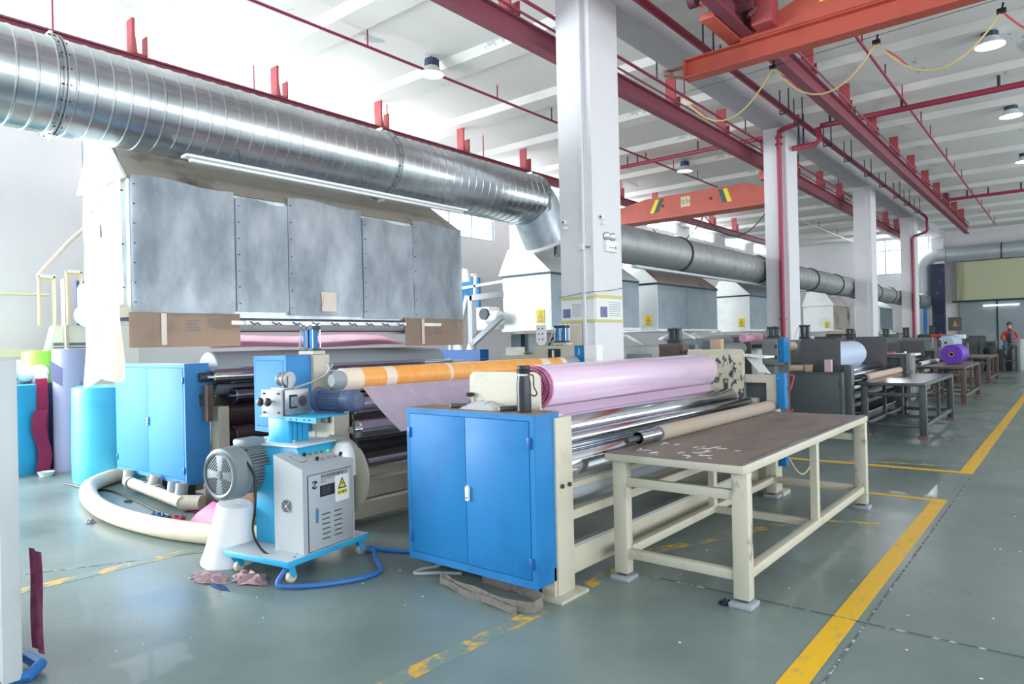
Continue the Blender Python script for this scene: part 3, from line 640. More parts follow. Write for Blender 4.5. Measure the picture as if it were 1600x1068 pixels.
# pink film roll
t = T('film_roll', 'large glossy pink plastic film roll on the near winder', 'film roll', (-3.05, 3.9, 1.03))
B().lathe([(0, .145), (.012, .158), (2.82, .165), (2.86, .14), (2.87, .05)], (-2.99, 3.88, 1.285), (-2.99, 9, 1.285), 56).out('film', 'pink_roll', t)
b = B()
for k in range(5): b.lathe([(-.02, .06+.02*k), (-.034-.006*(k % 2), .065+.02*k), (-.034-.006*(k % 2), .071+.02*k), (-.02, .076+.02*k), (-.01, .06+.02*k)], (-2.99, 3.88, 1.285), (-2.99, 9, 1.285), 40, close=False)
b.cyl((-2.99, 3.86, 1.285), (-2.99, 3.882, 1.285), .154, 40); b.out('rolled_edge', 'pink_edge', t)
B().tubeh((-2.99, 3.82, 1.285), (-2.99, 3.89, 1.285), .045, .036, 24).out('core', 'kraft', t)
B().grid([[(-2.90+.06*j/4, y, 1.145-.08*j/4) for y in [3.86+2.78*i/10 for i in range(11)]] for j in range(5)], .003).out('film_tail', 'pink_roll', t)
# near table
def table(dx, dy, label, mf, mt, foot='cream_burnt', group='long steel work tables beside the winders'):
    X = lambda a: a+dx; Y = lambda a: a+dy
    t = T('work_table', label, 'table', (X(-1.98), Y(5.5), 0), group)
    x0, x1, y0, y1, zt = -2.47, -1.52, 3.95, 7.06, .845
    B().box(X(x0+.004), X(x1-.03), Y(y0+.004), Y(y1-.004), zt, zt+.006).out('tabletop', mt, t)
    f = B(); f.box(X(x0), X(x1), Y(y0), Y(y0+.045), zt-.045, zt+.002, .003); f.box(X(x0), X(x1), Y(y1-.045), Y(y1), zt-.045, zt+.002, .003)
    f.box(X(x0), X(x0+.045), Y(y0+.045), Y(y1-.045), zt-.045, zt); f.box(X(x1-.05), X(x1), Y(y0+.045), Y(y1-.045), zt-.05, zt+.002, .003)
    for k in range(1, 5): yy = y0+(y1-y0)*k/5; f.box(X(x0+.04), X(x1-.05), Y(yy-.02), Y(yy+.02), zt-.045, zt)
    f.out('top_frame', mf, t)
    B().box(X(x1-.03), X(x1-.012), Y(y0+.02), Y(y1-.02), zt+.002, zt+.014).out('edge_strip', 'chrome_dark', t)
    for (x, y) in ((-1.56, 4.02), (-2.38, 4.02), (-1.56, 6.95), (-2.38, 6.95)):
        l = B().box(X(x-.05), X(x+.05), Y(y-.04), Y(y+.04), .045, zt-.045, .006).out('leg', foot, t)
        B().prism([(X(x-.035), .045), (X(x+.035), .045), (X(x+.028), .012), (X(x-.028), .012)], 'y', Y(y-.03), Y(y+.03)).out('adjuster', 'iron', l)
        B().box(X(x-.07), X(x+.07), Y(y-.07), Y(y+.07), 0, .03, .004).out('foot_pad', 'rubber_grey' if mf == 'cream' else 'wood', l)
    for x in (-1.56, -2.38):
        B().box(X(x-.025), X(x+.025), Y(5.46), Y(5.53), .2, zt-.045).out('leg', mf, t)
        B().box(X(x-.03), X(x+.03), Y(4.06), Y(6.91), .15, .21, .004).out('lower_rail', mf, t)
    for y in (4.02, 6.95):
        B().box(X(-2.33), X(-1.61), Y(y-.025), Y(y+.025), .15, .21, .004).out('lower_rail', mf, t)
        B().box(X(-2.33), X(-1.61), Y(y-.025), Y(y+.025), .63, .69, .004).out('upper_rail', mf, t)
    B().box(X(-2.35), X(-1.59), Y(5.47), Y(5.52), .15, .2).out('lower_rail', mf, t)
    return t
tA = table(0, 0, 'cream steel work table with brown worn top, nearest table', 'cream', 'tabletop')
def corewinding(x, y0, y1, z, r, label, m='felt', shaft=.3):
    t = T('cardboard_core', label, 'tube', (x, y0, z-r))
    B().tubeh((x, y0, z), (x, y1, z), r, r*.82, 36).out('tube', m, t)
    if shaft:
        B().tubeh((x, y0-shaft, z), (x, y1+.12, z), r*.8, r*.66, 32).out('steel_sleeve', 'chrome', t)
        B().cyl((x, y0-shaft-.16, z), (x, y0-shaft+.1, z), r*.38, 20, bev=.004).out('shaft', 'iron', t)
    return t
corewinding(-2.42, 4.62, 7.22, .905, .058, 'felt-covered core on a steel shaft along the near table edge')
t = T('masking_scraps', 'torn film scraps stuck on the near table corner', 'scraps', (-2.1, 4.1, .85)); t['kind'] = 'stuff'
b = B()
for k in range(26):
    x = random.uniform(-2.35, -1.75); y = random.uniform(4.05, 4.55); a = random.uniform(0, 3); s_ = random.uniform(.01, .05)
    b.prism([(x+s_*math.cos(a), y+s_*math.sin(a)), (x+.6*s_*math.cos(a+1), y+.3*s_*math.sin(a+1)), (x-s_*math.cos(a), y-s_*math.sin(a)), (x+.3*s_*math.cos(a+4), y+.5*s_*math.sin(a+4))], 'z', .8512, .8525)
b.out('scrap', 'galv_white', t)
# ---- things on the blue cabinet
t = T('flask', 'black steel drinking flask with a strap on the blue cabinet', 'flask', (-2.685, 3.36, 1.169))
fx, fy, fz = -2.685, 3.36, 1.169
K_ = 1.2
def fp(pr): return [(a*K_, b*1.36) for a, b in pr]
B().lathe(fp([(0, .030), (.004, .034), (.15, .034), (.168, .031), (.186, .029), (.19, .029)]), (fx, fy, fz), (fx, fy, 2), 36).out('bottle_body', 'bottle', t)
B().lathe(fp([(.19, .0275), (.2, .0275)]), (fx, fy, fz), (fx, fy, 2), 32).out('collar', 'chrome', t)
B().lathe(fp([(.2, .029), (.204, .031), (.215, .031), (.217, .029), (.222, .031), (.238, .031), (.244, .028)]), (fx, fy, fz), (fx, fy, 2), 32).out('cap', 'black', t)
B().tube(smooth([(fx+.04, fy+.01, fz+.235), (fx+.062, fy+.02, fz+.225), (fx+.065, fy+.02, fz+.16), (fx+.08, fy+.03, fz+.12), (fx+.07, fy+.02, fz+.10), (fx+.052, fy+.01, fz+.11)]), .0045, 6).out('strap', 'black', t)
for (xa, ya, xb, yb, lb) in ((-3.30, 3.33, -3.12, 3.44, 'short steel bar on the blue cabinet, left one'), (-2.84, 3.30, -2.76, 3.47, 'short steel bar on the blue cabinet beside the flask')):
    t = T('steel_bar', lb, 'bar', (xa, ya, 1.17)); B().cyl((xa, ya, 1.186), (xb, yb, 1.186), .016, 20, bev=.002).out('bar', 'iron', t); B().cyl((xa-.0005*(xb-xa), ya-.001, 1.186), (xa, ya, 1.186), .013, 16).out('end_face', 'kraft', t)
t = T('crumpled_bag', 'crumpled clear plastic bag on the blue cabinet', 'bag', (-3.03, 3.38, 1.17))
rows = []
for j in range(9):
    rows.append([(-3.2+.34*i/16, 3.30+.16*j/8, 1.171+max(0, math.sin(PI*i/16)*math.sin(PI*j/8))**.5*(.035+.03*random.random())) for i in range(17)])
B().grid(rows, .002).out('bag', 'clear_bag', t)
t = T('clamp_knob', 'small black star knob on a screw behind the clear bag', 'knob', (-3.28, 3.52, 1.14))
B().cyl((-3.28, 3.5, 1.165), (-3.28, 3.5, 1.24), .007, 10).out('screw', 'chrome', t); B().lathe([(0, .01), (.01, .03), (.025, .03), (.03, .02)], (-3.28, 3.5, 1.235), (-3.28, 3.5, 2), 6).out('knob', 'black', t)
# webbing sling and cables under the cabinet
t = T('lifting_sling', 'grey woven lifting sling lying under the blue cabinet', 'sling', (-2.9, 3.2, 0))
pts = [(-3.33, 3.22), (-3.2, 3.19), (-3.05, 3.16), (-2.9, 3.15), (-2.75, 3.12), (-2.62, 3.12), (-2.52, 3.16), (-2.5, 3.25), (-2.56, 3.33), (-2.7, 3.36), (-2.9, 3.37), (-3.1, 3.38)]
sp_ = smooth([(x, y, 0) for x, y in pts], 4)
B().grid([[(x, y+.004*math.sin(i*.9), z+.004*math.sin(i*.7)+.012) for i, (x, y, _) in enumerate(sp_)] for z in (-.006, .02, .045, .062)], .006).out('webbing', 'webbing', t, ang=60)
B().grid([[(x+.02, y-.022, z+.008*math.sin(i*.5)+.01) for i, (x, y, _) in enumerate(sp_[:22])] for z in (-.004, .02, .04)], .006).out('webbing', 'webbing', t, ang=60)
B().tube(smooth([(-3.3, 3.4, .02), (-3.45, 3.33, .015), (-3.58, 3.22, .015), (-3.6, 3.3, .02), (-3.5, 3.42, .05), (-3.4, 3.5, .2)]), .012, 8).out('power_cable', 'rubber_grey', label='grey cable loop poking out under the blue cabinet', cat='cable')
# ================================================================ control cart (rotated 10 degrees)
cr = math.radians(10)
ct = T('control_cart', 'wheeled blue cart with a grey control cabinet, two motors and gearbox', 'machine', (-4.16, 2.72, 0), rz=cr)
def lo(b, n, m, par=ct, ang=35): return b.out(n, m, par, local=True, ang=ang)
lo(B().box(-.63, .03, -.17, .64, .125, .165, .004), 'base_plate', 'cyan'); lo(B().box(-.625, .025, -.165, .635, .165, .167), 'deck', 'grey_paint')
for k, (u, v) in enumerate(((-.56, -.11), (-.03, -.11), (-.03, .58), (-.56, .58))):
    c = lo(B().box(u-.035, u+.035, v-.03, v+.03, .112, .125), 'caster', 'cyan')
    lo(B().prism([(v-.03, .112), (v+.03, .112), (v+.045, .05), (v+.025, .03), (v+.005, .05)], 'x', u-.026, u-.021).prism([(v-.03, .112), (v+.03, .112), (v+.045, .05), (v+.025, .03), (v+.005, .05)], 'x', u+.021, u+.026), 'fork', 'cyan', c)
    lo(B().cyl((u-.018, v+.02, .04), (u+.018, v+.02, .04), .04, 24, bev=.006), 'wheel', 'hose_cream' if k < 2 else 'rubber_grey', c)
# control cabinet
cw, cdp, zf, zb = .285, .51, .755, .845
cb = lo(B().prism([(0, .13), (0, zf), (-cw, zb), (-cw, .13)], 'y', 0, cdp), 'control_cabinet', 'grey_paint')
door = lo(B().box(.0, .008, .05, cdp-.03, .17, .70, .002), 'door', 'grey_paint', cb)
b = B()
for a_ in ((.045, .17, .70), (cdp-.027, .17, .70)): b.box(.0, .004, a_[0]-.0015, a_[0]+.0015, a_[1], a_[2])
b.box(0, .004, .045, cdp-.027, .166, .169).box(0, .004, .045, cdp-.027, .701, .704); lo(b, 'door_gap', 'ink', cb)
b = B()
for k in range(6):
    z = .42-.035*k
    for v0 in (.17, .29): b.prism([(.008, z), (.016, z-.004), (.008, z-.012)], 'y', v0, v0+.075)
lo(b, 'louvre', 'grey_paint', cb)
b = B()
for k in range(6):
    z = .42-.035*k
    for v0 in (.17, .29): b.box(.008, .0125, v0, v0+.075, z-.015, z-.0115)
lo(b, 'louvre_slot', 'ink', cb)
lo(B().box(.008, .0095, .155, .30, .535, .615), 'nameplate', 'ink', cb)
b = B()
for k in range(4): b.box(.0096, .0099, .175, .27-.02*(k % 2), .595-.014*k, .598-.014*k)
lo(b, 'print', 'ink_soft', cb)
lo(B().box(.0085, .0105, .305, .445, .47, .66), 'warning_label', 'white', cb)
lo(B().prism([(.33, .56), (.42, .56), (.375, .645)], 'x', .0105, .0112), 'warning_triangle', 'ink', cb)
lo(B().prism([(.345, .569), (.405, .569), (.375, .626)], 'x', .0112, .0117), 'warning_triangle', 'sign_yellow', cb)
lo(B().prism([(.378, .615), (.366, .595), (.376, .595), (.371, .573), (.386, .602), (.376, .602)], 'x', .0117, .0122), 'bolt_symbol', 'ink', cb)
lo(B().box(.0105, .0112, .325, .425, .518, .55), 'warning_strip', 'sign_yellow', cb)
text('当心触电', .026, (.0114, .327, .524), (0, 1, 0), (0, 0, 1), 'ink', 'lettering', cb, local=True, sx=.9)
text('泰州市聚源塑胶机械有限公司', .030, (.0085, .165, .668), (0, 1, 0), (0, 0, 1), 'ink', 'lettering', cb, local=True, sx=.68)
text('TAIZHOU JUYUAN PLASTIC MACHINERY CO.,LTD', .013, (.0085, .165, .652), (0, 1, 0), (0, 0, 1), 'ink_soft', 'lettering', cb, local=True, sx=.82)
text('热线: 0523', .014, (.0085, .165, .636), (0, 1, 0), (0, 0, 1), 'ink_soft', 'lettering', cb, local=True, sx=.8)
b = B()  # round swirl emblem
for a0, ph in ((.5, 0), (3.6, 0)):
    pts = []
    for k in range(12): a = a0+k*.2; pts.append((.105+.030*math.cos(a), .632+.030*math.sin(a)))
    for k in range(11, -1, -1): a = a0+k*.2; rr = .012+.0012*k; pts.append((.105+rr*math.cos(a), .632+rr*math.sin(a)))
    b.prism(pts, 'x', .0085, .0095)
b.box(.0085, .0095, .098, .103, .618, .648).box(.0085, .0095, .108, .113, .618, .648)
lo(b, 'emblem', 'ink', cb)
hp = lo(B().prism([(.108, .36), (.132, .36), (.132, .46), (.12, .468), (.108, .46)], 'x', .008, .012), 'door_handle', 'machined', cb)
lo(B().prism([(.115, .39), (.125, .39), (.127, .45), (.113, .45)], 'x', .012, .02).cyl((.012, .12, .382), (.018, .12, .382), .006, 10), 'latch', 'blue_pale', hp) if False else lo(B().prism([(.115, .39), (.125, .39), (.127, .45), (.113, .45)], 'x', .012, .02), 'latch', 'blue_pale', cb)
# fan grille on the left face
fan = lo(B().lathe([(0, .045), (.004, .045), (.004, 0)], (-.16, 0, .49), (-.16, -1, .49), 28), 'fan', 'ink', cb)
b = B()
for r_ in (.044, .033, .022): b.lathe([(.004, r_), (.008, r_), (.008, r_-.002), (.004, r_-.002)], (-.16, 0, .49), (-.16, -1, .49), 28, close=False)
b.cyl((-.16, -.004, .49), (-.16, -.008, .49), .011, 16)
for a in (PI/4, 3*PI/4, 5*PI/4, 7*PI/4): b.bar((-.16+.01*math.cos(a), -.006, .49+.01*math.sin(a)), (-.16+.06*math.cos(a), -.006, .49+.06*math.sin(a)), .003)
lo(b, 'fan_guard', 'machined', cb)
lo(B().cyl((-.06, 0, .155), (-.06, -.012, .155), .014, 16).cyl((-.12, 0, .15), (-.12, -.003, .15), .012, 16), 'cable_gland', 'black', cb)
# console controls on the sloping top; s across (0 front..1 back), v along
sl = Vector((-cw, 0, zb-zf)); nrm = Vector((zb-zf, 0, cw)).normalized()
def top(s, v, h=0): return Vector((0, v, zf))+sl*s+nrm*h
def btn(s, v, m, r=.011, h=.016):
    lo(B().cyl(top(s, v), top(s, v, .006), r*1.25, 18), 'button_ring', 'machined', cb); lo(B().cyl(top(s, v, .006), top(s, v, h), r, 18, bev=.002), 'button', m, cb)
for k, v in enumerate((.245, .305, .36, .42)): btn(.62, v, 'green_led' if k == 3 else ('green_button'))
btn(.62, .185, 'black', .013, .026)
for v in (.275, .335, .395): btn(.28, v, 'rose_button')
btn(.28, .215, 'black', .012, .03); btn(.28, .455, 'black', .012, .03)
pl = B().hull([top(s, v, h) for s in (.35, .75) for v in (.075, .15) for h in (0, .003)]); lo(pl, 'display', 'ink_soft', cb)
lo(B().hull([top(s, v, h) for s in (.38, .72) for v in (.08, .145) for h in (.003, .004)]), 'display_plate', 'grey_paint', cb)
lo(B().box(-cw-.002, .004, -.004, .001, .13, .17), 'lip', 'grey_paint', cb)
# column, housing
lo(B().box(-.60, -.36, .10, .40, .167, .74, .004), 'column', 'cyan')
lo(B().hull([(-.78, .18, .87), (-.25, .18, .87), (-.25, .60, .87), (-.78, .60, .87), (-.86, .15, .74), (-.14, .15, .74), (-.14, .62, .74), (-.86, .62, .74)]), 'housing', 'cyan')
pt_ = lo(B().box(-.92, -.22, .16, .62, .87, .885, .003), 'top_plate', 'galv_white')
for u, v in ((-.80, .22), (-.33, .24), (-.3, .58), (-.6, .2)): lo(B().lathe([(0, .006), (.02, .006), (.022, .014), (.03, .014), (.032, .004)], (u, v, .885), (u, v, 2), 10), 'eye_bolt', 'machined', pt_)
lo(B().box(-.63, -.41, .26, .46, .885, 1.075, .003), 'pillar', 'cyan')
b = B()
for k in range(3): b.box(-.408, -.405, .29+.05*k, .293+.05*k, .9, 1.06)
lo(b, 'rib', 'blue_dark')
sh = lo(B().box(-.70, -.14, .24, .62, 1.075, 1.087, .002).prism([(-.42, 1.087), (-.10, 1.087), (-.10, 1.045), (-.42, 1.06)], 'y', .236, .24), 'bracket_plate', 'cyan')
b = B()
for u in (-.36, -.30, -.22, -.17): b.cyl((u, .232, 1.07), (u, .236, 1.07), .006, 8)
lo(b, 'hole', 'ink', sh)
# gearbox
gx0, gx1, gy0, gy1, gz0, gz1 = -.66, -.44, .26, .50, 1.09, 1.285
g = lo(B().box(gx0, gx1, gy0, gy1, gz0, gz1, .003), 'gearbox', 'machined')
pl_ = lo(B().box(gx0-.01, gx1-.01, gy0-.028, gy0-.014, gz0-.004, gz1+.004, .002), 'front_plate', 'grey_paint')
b = B()
for u in (gx0+.02, gx1-.04):
    for z in (gz0+.025, gz1-.025): b.cyl((u, gy0-.04, z), (u, gy0, z), .009, 10)
lo(b, 'bolt', 'iron', pl_)
for u, z in ((gx0+.05, 1.2), (gx1-.09, 1.2)):
    lo(B().cyl((u, gy0-.028, z), (u, gy0-.075, z), .008, 10), 'screw', 'machined'); lo(B().lathe([(0, .016), (.008, .03), (.022, .034), (.036, .028), (.042, .012)], (u, gy0-.07, z), (u, gy0-1, z), 10), 'knob', 'black')
lo(B().box(gx1, gx1+.004, gy0+.04, gy0+.115, gz0+.05, gz1-.04), 'bearing_slot', 'ink', g)
lo(B().box(gx1+.003, gx1+.012, gy0+.05, gy0+.108, gz0+.065, gz1-.055, .004).cyl((gx1+.01, gy0+.085, 1.19), (gx1+.022, gy0+.085, 1.19), .02, 18), 'bearing_block', 'grey_motor', g)
lo(B().cyl((gx1, gy1-.07, 1.19), (gx1+.005, gy1-.07, 1.19), .045, 28), 'bearing_seat', 'ink_soft', g)
lo(B().lathe([(.005, .04), (.008, .04), (.008, .028), (.012, .028), (.012, .012), (.018, .012)], (gx1, gy1-.07, 1.19), (gx1+1, gy1-.07, 1.19), 28), 'bearing', 'iron', g)
# guide wheels on top
for u, rr in ((-.62, .055), (-.56, .06)):
    lo(B().lathe([(-.022, rr), (-.018, rr), (-.004, rr*.45), (.004, rr*.45), (.018, rr), (.022, rr), (.022, .0)], (u, gy0+.14, 1.36), (u+1, gy0+.14, 1.36), 28), 'guide_wheel', 'machined')
lo(B().box(-.60, -.59, gy0+.12, gy0+.16, gz1, 1.375).box(-.535, -.525, gy0+.115, gy0+.165, gz1, 1.385, .003), 'wheel_bracket', 'grey_paint')
lo(B().box(-.66, -.53, gy0+.06, gy0+.22, gz1, gz1+.012), 'wheel_base', 'machined')
lo(B().tube([(-.50, .40, 1.29), (-.42, .52, 1.33), (-.36, .60, 1.38), (-.335, .62, 1.42), (-.31, .64, 1.47)], .009, 8).tube([(-.31, .64, 1.47), (-.345, .61, 1.475), (-.335, .62, 1.41)], .007, 8), 'crank_handle', 'machined')
# small blue-grey motor, axis +x
my, mz, mr = .60, 1.185, .083
b = B().cyl((-.40, my, mz), (-.12, my, mz), mr*.86, 32)
for k in range(26): a = k*2*PI/26; b.bar((-.385, my+mr*.93*math.cos(a), mz+mr*.93*math.sin(a)), (-.155, my+mr*.93*math.cos(a), mz+mr*.93*math.sin(a)), .006, .006) if False else b.box(-.385, -.155, my+mr*.92*math.cos(a)-.004, my+mr*.92*math.cos(a)+.004, mz+mr*.92*math.sin(a)-.004, mz+mr*.92*math.sin(a)+.004)
m2 = lo(b, 'small_motor', 'blue_motor')
lo(B().lathe([(0, mr*.9), (.008, mr*1.02), (.07, mr*1.02), (.07, mr*1.06), (.11, mr*1.06), (.135, mr*.9), (.14, mr*.7), (.14, 0)], (-.155, my, mz), (1, my, mz), 36), 'fan_cover', 'blue_motor')
b = B()
for k in range(7): z = mz-.045+.015*k; hw = math.sqrt(max(.0001, .055**2-(z-mz)**2)); b.box(-.016, -.0135, my-hw, my+hw, z-.003, z+.003)
lo(b, 'grille_slot', 'ink_soft')
lo(B().box(-.40, -.2, my-.07, my+.04, 1.087, 1.105), 'motor_foot', 'blue_motor')
lo(B().cyl((-.435, my, mz), (-.40, my, mz), .1, 32), 'motor_flange', 'blue_motor')
lo(B().lathe([(0, .09), (.012, .09), (.012, .03)], (-.47, my+.03, 1.2), (1, my+.03, 1.2), 28), 'pulley', 'wood')
# big grey motor, axis -y
bx, bz, br = -.66, .70, .165
m1 = lo(B().lathe([(0, br*.9), (.02, br*.92), (.34, br*.92), (.36, br*.75)], (bx, -.02, bz), (bx, 1, bz), 44), 'motor_body', 'grey_motor')
b = B()
for k in range(44):
    a = k*2*PI/44; c, s_ = math.cos(a), math.sin(a)
    if s_ > .93: continue
    p = Vector((bx+c*br*1.0, 0, bz+s_*br*1.0)); q = Vector((-s_, 0, c))*.0035; r_ = Vector((c, 0, s_))*.018
    vs_ = [p-q-r_, p+q-r_, p+q+r_*.6, p-q+r_*.6]; A = [b.b.verts.new(v+Vector((0, -.0, 0))) for v in vs_]; Q_ = [b.b.verts.new(v+Vector((0, .31, 0))) for v in vs_]
    b.b.faces.new(A); b.b.faces.new(Q_[::-1]); [b.b.faces.new((A[i], Q_[i], Q_[(i+1) % 4], A[(i+1) % 4])) for i in range(4)]
lo(b, 'cooling_fin', 'grey_motor', m1)
lo(B().lathe([(0, br*1.0), (.01, br*1.12), (.012, br*1.14), (.06, br*1.16), (.14, br*1.18), (.15, br*1.12)], (bx, -.165, bz), (bx, 1, bz), 48).lathe([(-.006, br*.88), (-.012, br*.97), (-.004, br*1.03), (.006, br*1.0)], (bx, -.165, bz), (bx, 1, bz), 48, close=False), 'fan_cover', 'grey_motor', m1)
b = B()
for q in range(4):
    for k in range(7):
        a = q*PI/2+.75; o = .04+k*.0155; hw = min(.012+k*.013, .075)
        d = Vector((math.cos(a), 0, math.sin(a))); e = Vector((-math.sin(a), 0, math.cos(a))); c_ = Vector((bx, -.167, bz))+d*o*1.12
        if (o*1.12)**2+hw**2 > (br*.93)**2: hw = math.sqrt(max(1e-5, (br*.93)**2-(o*1.12)**2))
        b.bar(c_-e*hw, c_+e*hw, .0038, .004)
lo(b, 'grille_slot', 'ink', m1)
lo(B().cyl((bx, -.162, bz), (bx, -.175, bz), .028, 24, bev=.004).cyl((bx, -.175, bz), (bx, -.178, bz), .01, 14), 'fan_hub', 'grey_motor', m1)
lo(B().box(bx-.07, bx+.07, .0, .2, bz+br*.85, bz+br*1.0).box(bx-.08, bx+.08, -.01, .21, bz+br*1.0, bz+br*1.02).box(bx-.065, bx+.065, .005, .195, bz+br*1.02, bz+br*1.42, .012), 'terminal_box', 'grey_motor', m1)
lo(B().lathe([(0, br*1.05), (.03, br*1.05), (.03, br*.8)], (bx+.0, .33, bz), (bx, 1, bz), 40), 'motor_flange', 'iron', m1)
lo(B().lathe([(.0, br*1.0), (.09, br*1.0), (.09, br*.85)], (bx, .36, bz), (bx, 1, bz), 40), 'coupling', 'cyan')
# big disc behind the cabinet
dk = lo(B().lathe([(-.02, .05), (-.02, .28), (-.012, .31), (.0, .318), (.012, .31), (.03, .25), (.03, .05)], (-.22, .58, .60), (-.22, 2, .60), 48), 'drive_disc', 'disc_grey')
lo(B().lathe([(0, .10), (.12, .10), (.2, .085), (.25, .05), (.262, 0)], (-.12, .54, .62), (-.12, .5, 2), 24), 'foil_wrapped_duct', 'galv_white')
# cables on the cart
lo(B().tube(smooth([(bx+.07, .02, .86), (bx+.10, -.05, .84), (-.42, -.06, .70), (-.40, -.07, .5), (-.42, -.08, .32), (-.36, -.09, .22), (-.24, -.09, .155), (-.12, -.04, .15), (-.07, 0, .155)]), .009, 8), 'power_cable', 'black')
lo(B().tube(smooth([(-.08, my, 1.11), (-.05, my-.02, 1.02), (-.02, my-.05, .92), (.0, my-.03, .85), (.0, my+.02, .78), (.02, my+.05, .7), (-.02, my+.04, .66)]), .008, 8), 'power_cable', 'black')
# blue hose on the floor
B().tube(smooth([(-4.17, 2.66, .16), (-4.15, 2.56, .10), (-4.14, 2.5, .03), (-4.05, 2.55, .018), (-3.9, 2.72, .018), (-3.80, 2.95, .018), (-3.83, 3.12, .018), (-3.98, 3.2, .05), (-4.12, 3.3, .06), (-4.28, 3.36, .018), (-4.32, 3.42, .018), (-4.15, 3.46, .018), (-3.95, 3.55, .018), (-3.72, 3.66, .018), (-3.5, 3.66, .02)]), .016, 10).out('air_hose', 'hose_blue', label='thick blue hose looping on the floor right of the cart', cat='hose')
# white paper cone core
t = T('paper_cone', 'tall white paper cone roll standing left of the cart', 'roll', (-4.96, 2.62, 0))
B().lathe([(0, .20), (.06, .185), (.25, .15), (.44, .128), (.455, .12), (.455, .03), (.42, .02)], (-4.97, 2.60, 0), (-4.80, 2.64, 1), 40).out('roll', 'white_cone', t)
# ================================================================ laminator and middle unit
lm = T('laminating_machine', 'laminating machine with large grey roll and dark rollers under the near hood', 'machine', (-7.2, 5.3, 0))
def rol(par, x, z, r, y0, y1, m, name='roller', n=36): B().lathe([(0, .03), (.05, .03), (.05, r-.01), (.062, r), (y1-y0-.062, r), (y1-y0-.05, r-.01), (y1-y0-.05, .03), (y1-y0, .03)], (x, y0, z), (x, y1, z), n).out(name, m, par)
rol(lm, -7.38, 1.34, .245, 3.62, 7.15, 'rubber_grey', 'large_roller', 48)
rol(lm, -7.08, 1.315, .085, 3.5, 7.2, 'chrome')
rol(lm, -7.42, .90, .2, 3.75, 7.15, 'rubber_wine'); rol(lm, -7.45, .50, .18, 3.75, 7.15, 'rubber_black'); rol(lm, -7.1, 1.10, .09, 3.75, 7.15, 'chrome_dark'); rol(lm, -7.12, .68, .09, 3.75, 7.15, 'rubber_wine')
for y in (3.58, 7.2):
    B().box(-7.16, -7.0, y, y+.12, .04, 1.0).out('side_frame', 'cream', lm); B().box(-8.8, -7.6, y, y+.12, .04, 1.1).out('side_frame', 'cream', lm); B().box(-7.16, -5.8, y+.02, y+.1, .04, .2).out('side_frame', 'iron', lm)
B().box(-7.08, -6.98, 3.46, 3.52, .86, 1.24).out('slide_bracket', 'iron_rust', lm)
B().cyl((-7.13, 3.44, 1.315), (-7.13, 3.62, 1.315), .05, 20).out('bearing', 'iron', lm)
B().box(-7.16, -7.06, 3.45, 3.58, 1.02, 1.14).out('bearing', 'iron', lm)
B().box(-7.4, -6.2, 3.8, 7.1, .2, .5).out('lower_housing', 'cab_dark', lm)
for x, z0, x2, z1, m, lb in ((-8.2, 1.78, -7.42, 1.62, 'pink_sheet', 'pink film sheet sloping under the hood into the grey roll'),):
    B().grid([[(x+(x2-x)*j/6, y, z0+(z1-z0)*j/6+.012*math.sin(i*.8)) for i, y in enumerate([3.75+3.0*k/12 for k in range(13)])] for j in range(7)], .004).out('film_sheet', m, label=lb, cat='film', ang=60)
B().grid([[(-7.12+2.05*j/8, y, 1.41+.03*j/8-.012*math.sin(PI*j/8)) for y in [3.92+2.7*k/8 for k in range(9)]] for j in range(9)], .003).out('film_sheet', 'film', label='pale lilac film stretched from grey roll to orange roll', cat='film', ang=60)
t = T('hood_tray', 'brownish pink tray edge hanging under the near hood', 'tray', (-7, 5, 1.8))
B().prism([(-7.9, 1.80), (-6.85, 1.76), (-6.85, 1.79), (-7.9, 1.84)], 'y', 3.6, 6.7).out('tray', 'scrap_pale', t)
# middle unit
mu = T('tension_unit', 'tension unit with orange-wrapped roller between laminator and winder', 'machine', (-5.1, 5.3, 0))
cabinet('machine_cabinet', 'small pale blue cabinet door behind the control cart', 'cabinet', -5.78, -5.26, 3.3, 3.55, .86, 1.535, 'blue_pale', 'blue_dark', None, doors=1)
B().box(-5.82, -5.78, 3.5, 3.58, .8, 1.50).box(-5.78, -5.22, 3.552, 3.72, .5, 1.54).out('side_frame', 'cream', mu)
B().box(-5.22, -4.95, 3.56, 3.72, .5, 1.08).box(-5.5, -4.9, 3.56, 3.72, .04, .5).out('side_frame', 'cream', mu)
B().box(-5.10, -5.0, 3.53, 3.56, .95, 1.05).out('switch_box', 'iron', mu)
B().box(-5.6, -4.95, 7.25, 7.45, .04, 1.56).out('side_frame', 'cream', mu); B().box(-5.36, -5.17, 7.235, 7.25, 1.25, 1.52).out('recess', 'ink', mu); B().cyl((-5.26, 7.2, 1.36), (-5.26, 7.24, 1.36), .03, 12).bar((-5.26, 7.22, 1.38), (-5.26, 7.22, 1.5), .03).out('screw', 'machined', mu)
B().box(-4.95, -4.80, 7.25, 7.45, 1.28, 1.56).out('number_plate', 'blue', mu); text('1', .12, (-4.905, 7.24, 1.44), (1, 0, 0), (0, 0, 1), 'white', 'lettering', mu)
B().box(-4.80, -4.62, 7.25, 7.4, .9, 1.56).out('side_frame', 'white', mu)
rol(mu, -4.98, 1.085, .10, 3.7, 7.25, 'chrome'); rol(mu, -4.9, .875, .085, 3.7, 7.25, 'chrome'); rol(mu, -5.0, .70, .065, 3.7, 7.25, 'rubber_black'); rol(mu, -4.86, .585, .035, 3.7, 7.25, 'chrome')
for x, z0, z1 in ((-4.98, .44, .5), (-5.05, .23, .38), (-5.1, .04, .17)): B().box(x-.05, x+.05, 3.7, 7.25, z0, z1).out('cross_beam', 'cream', mu)
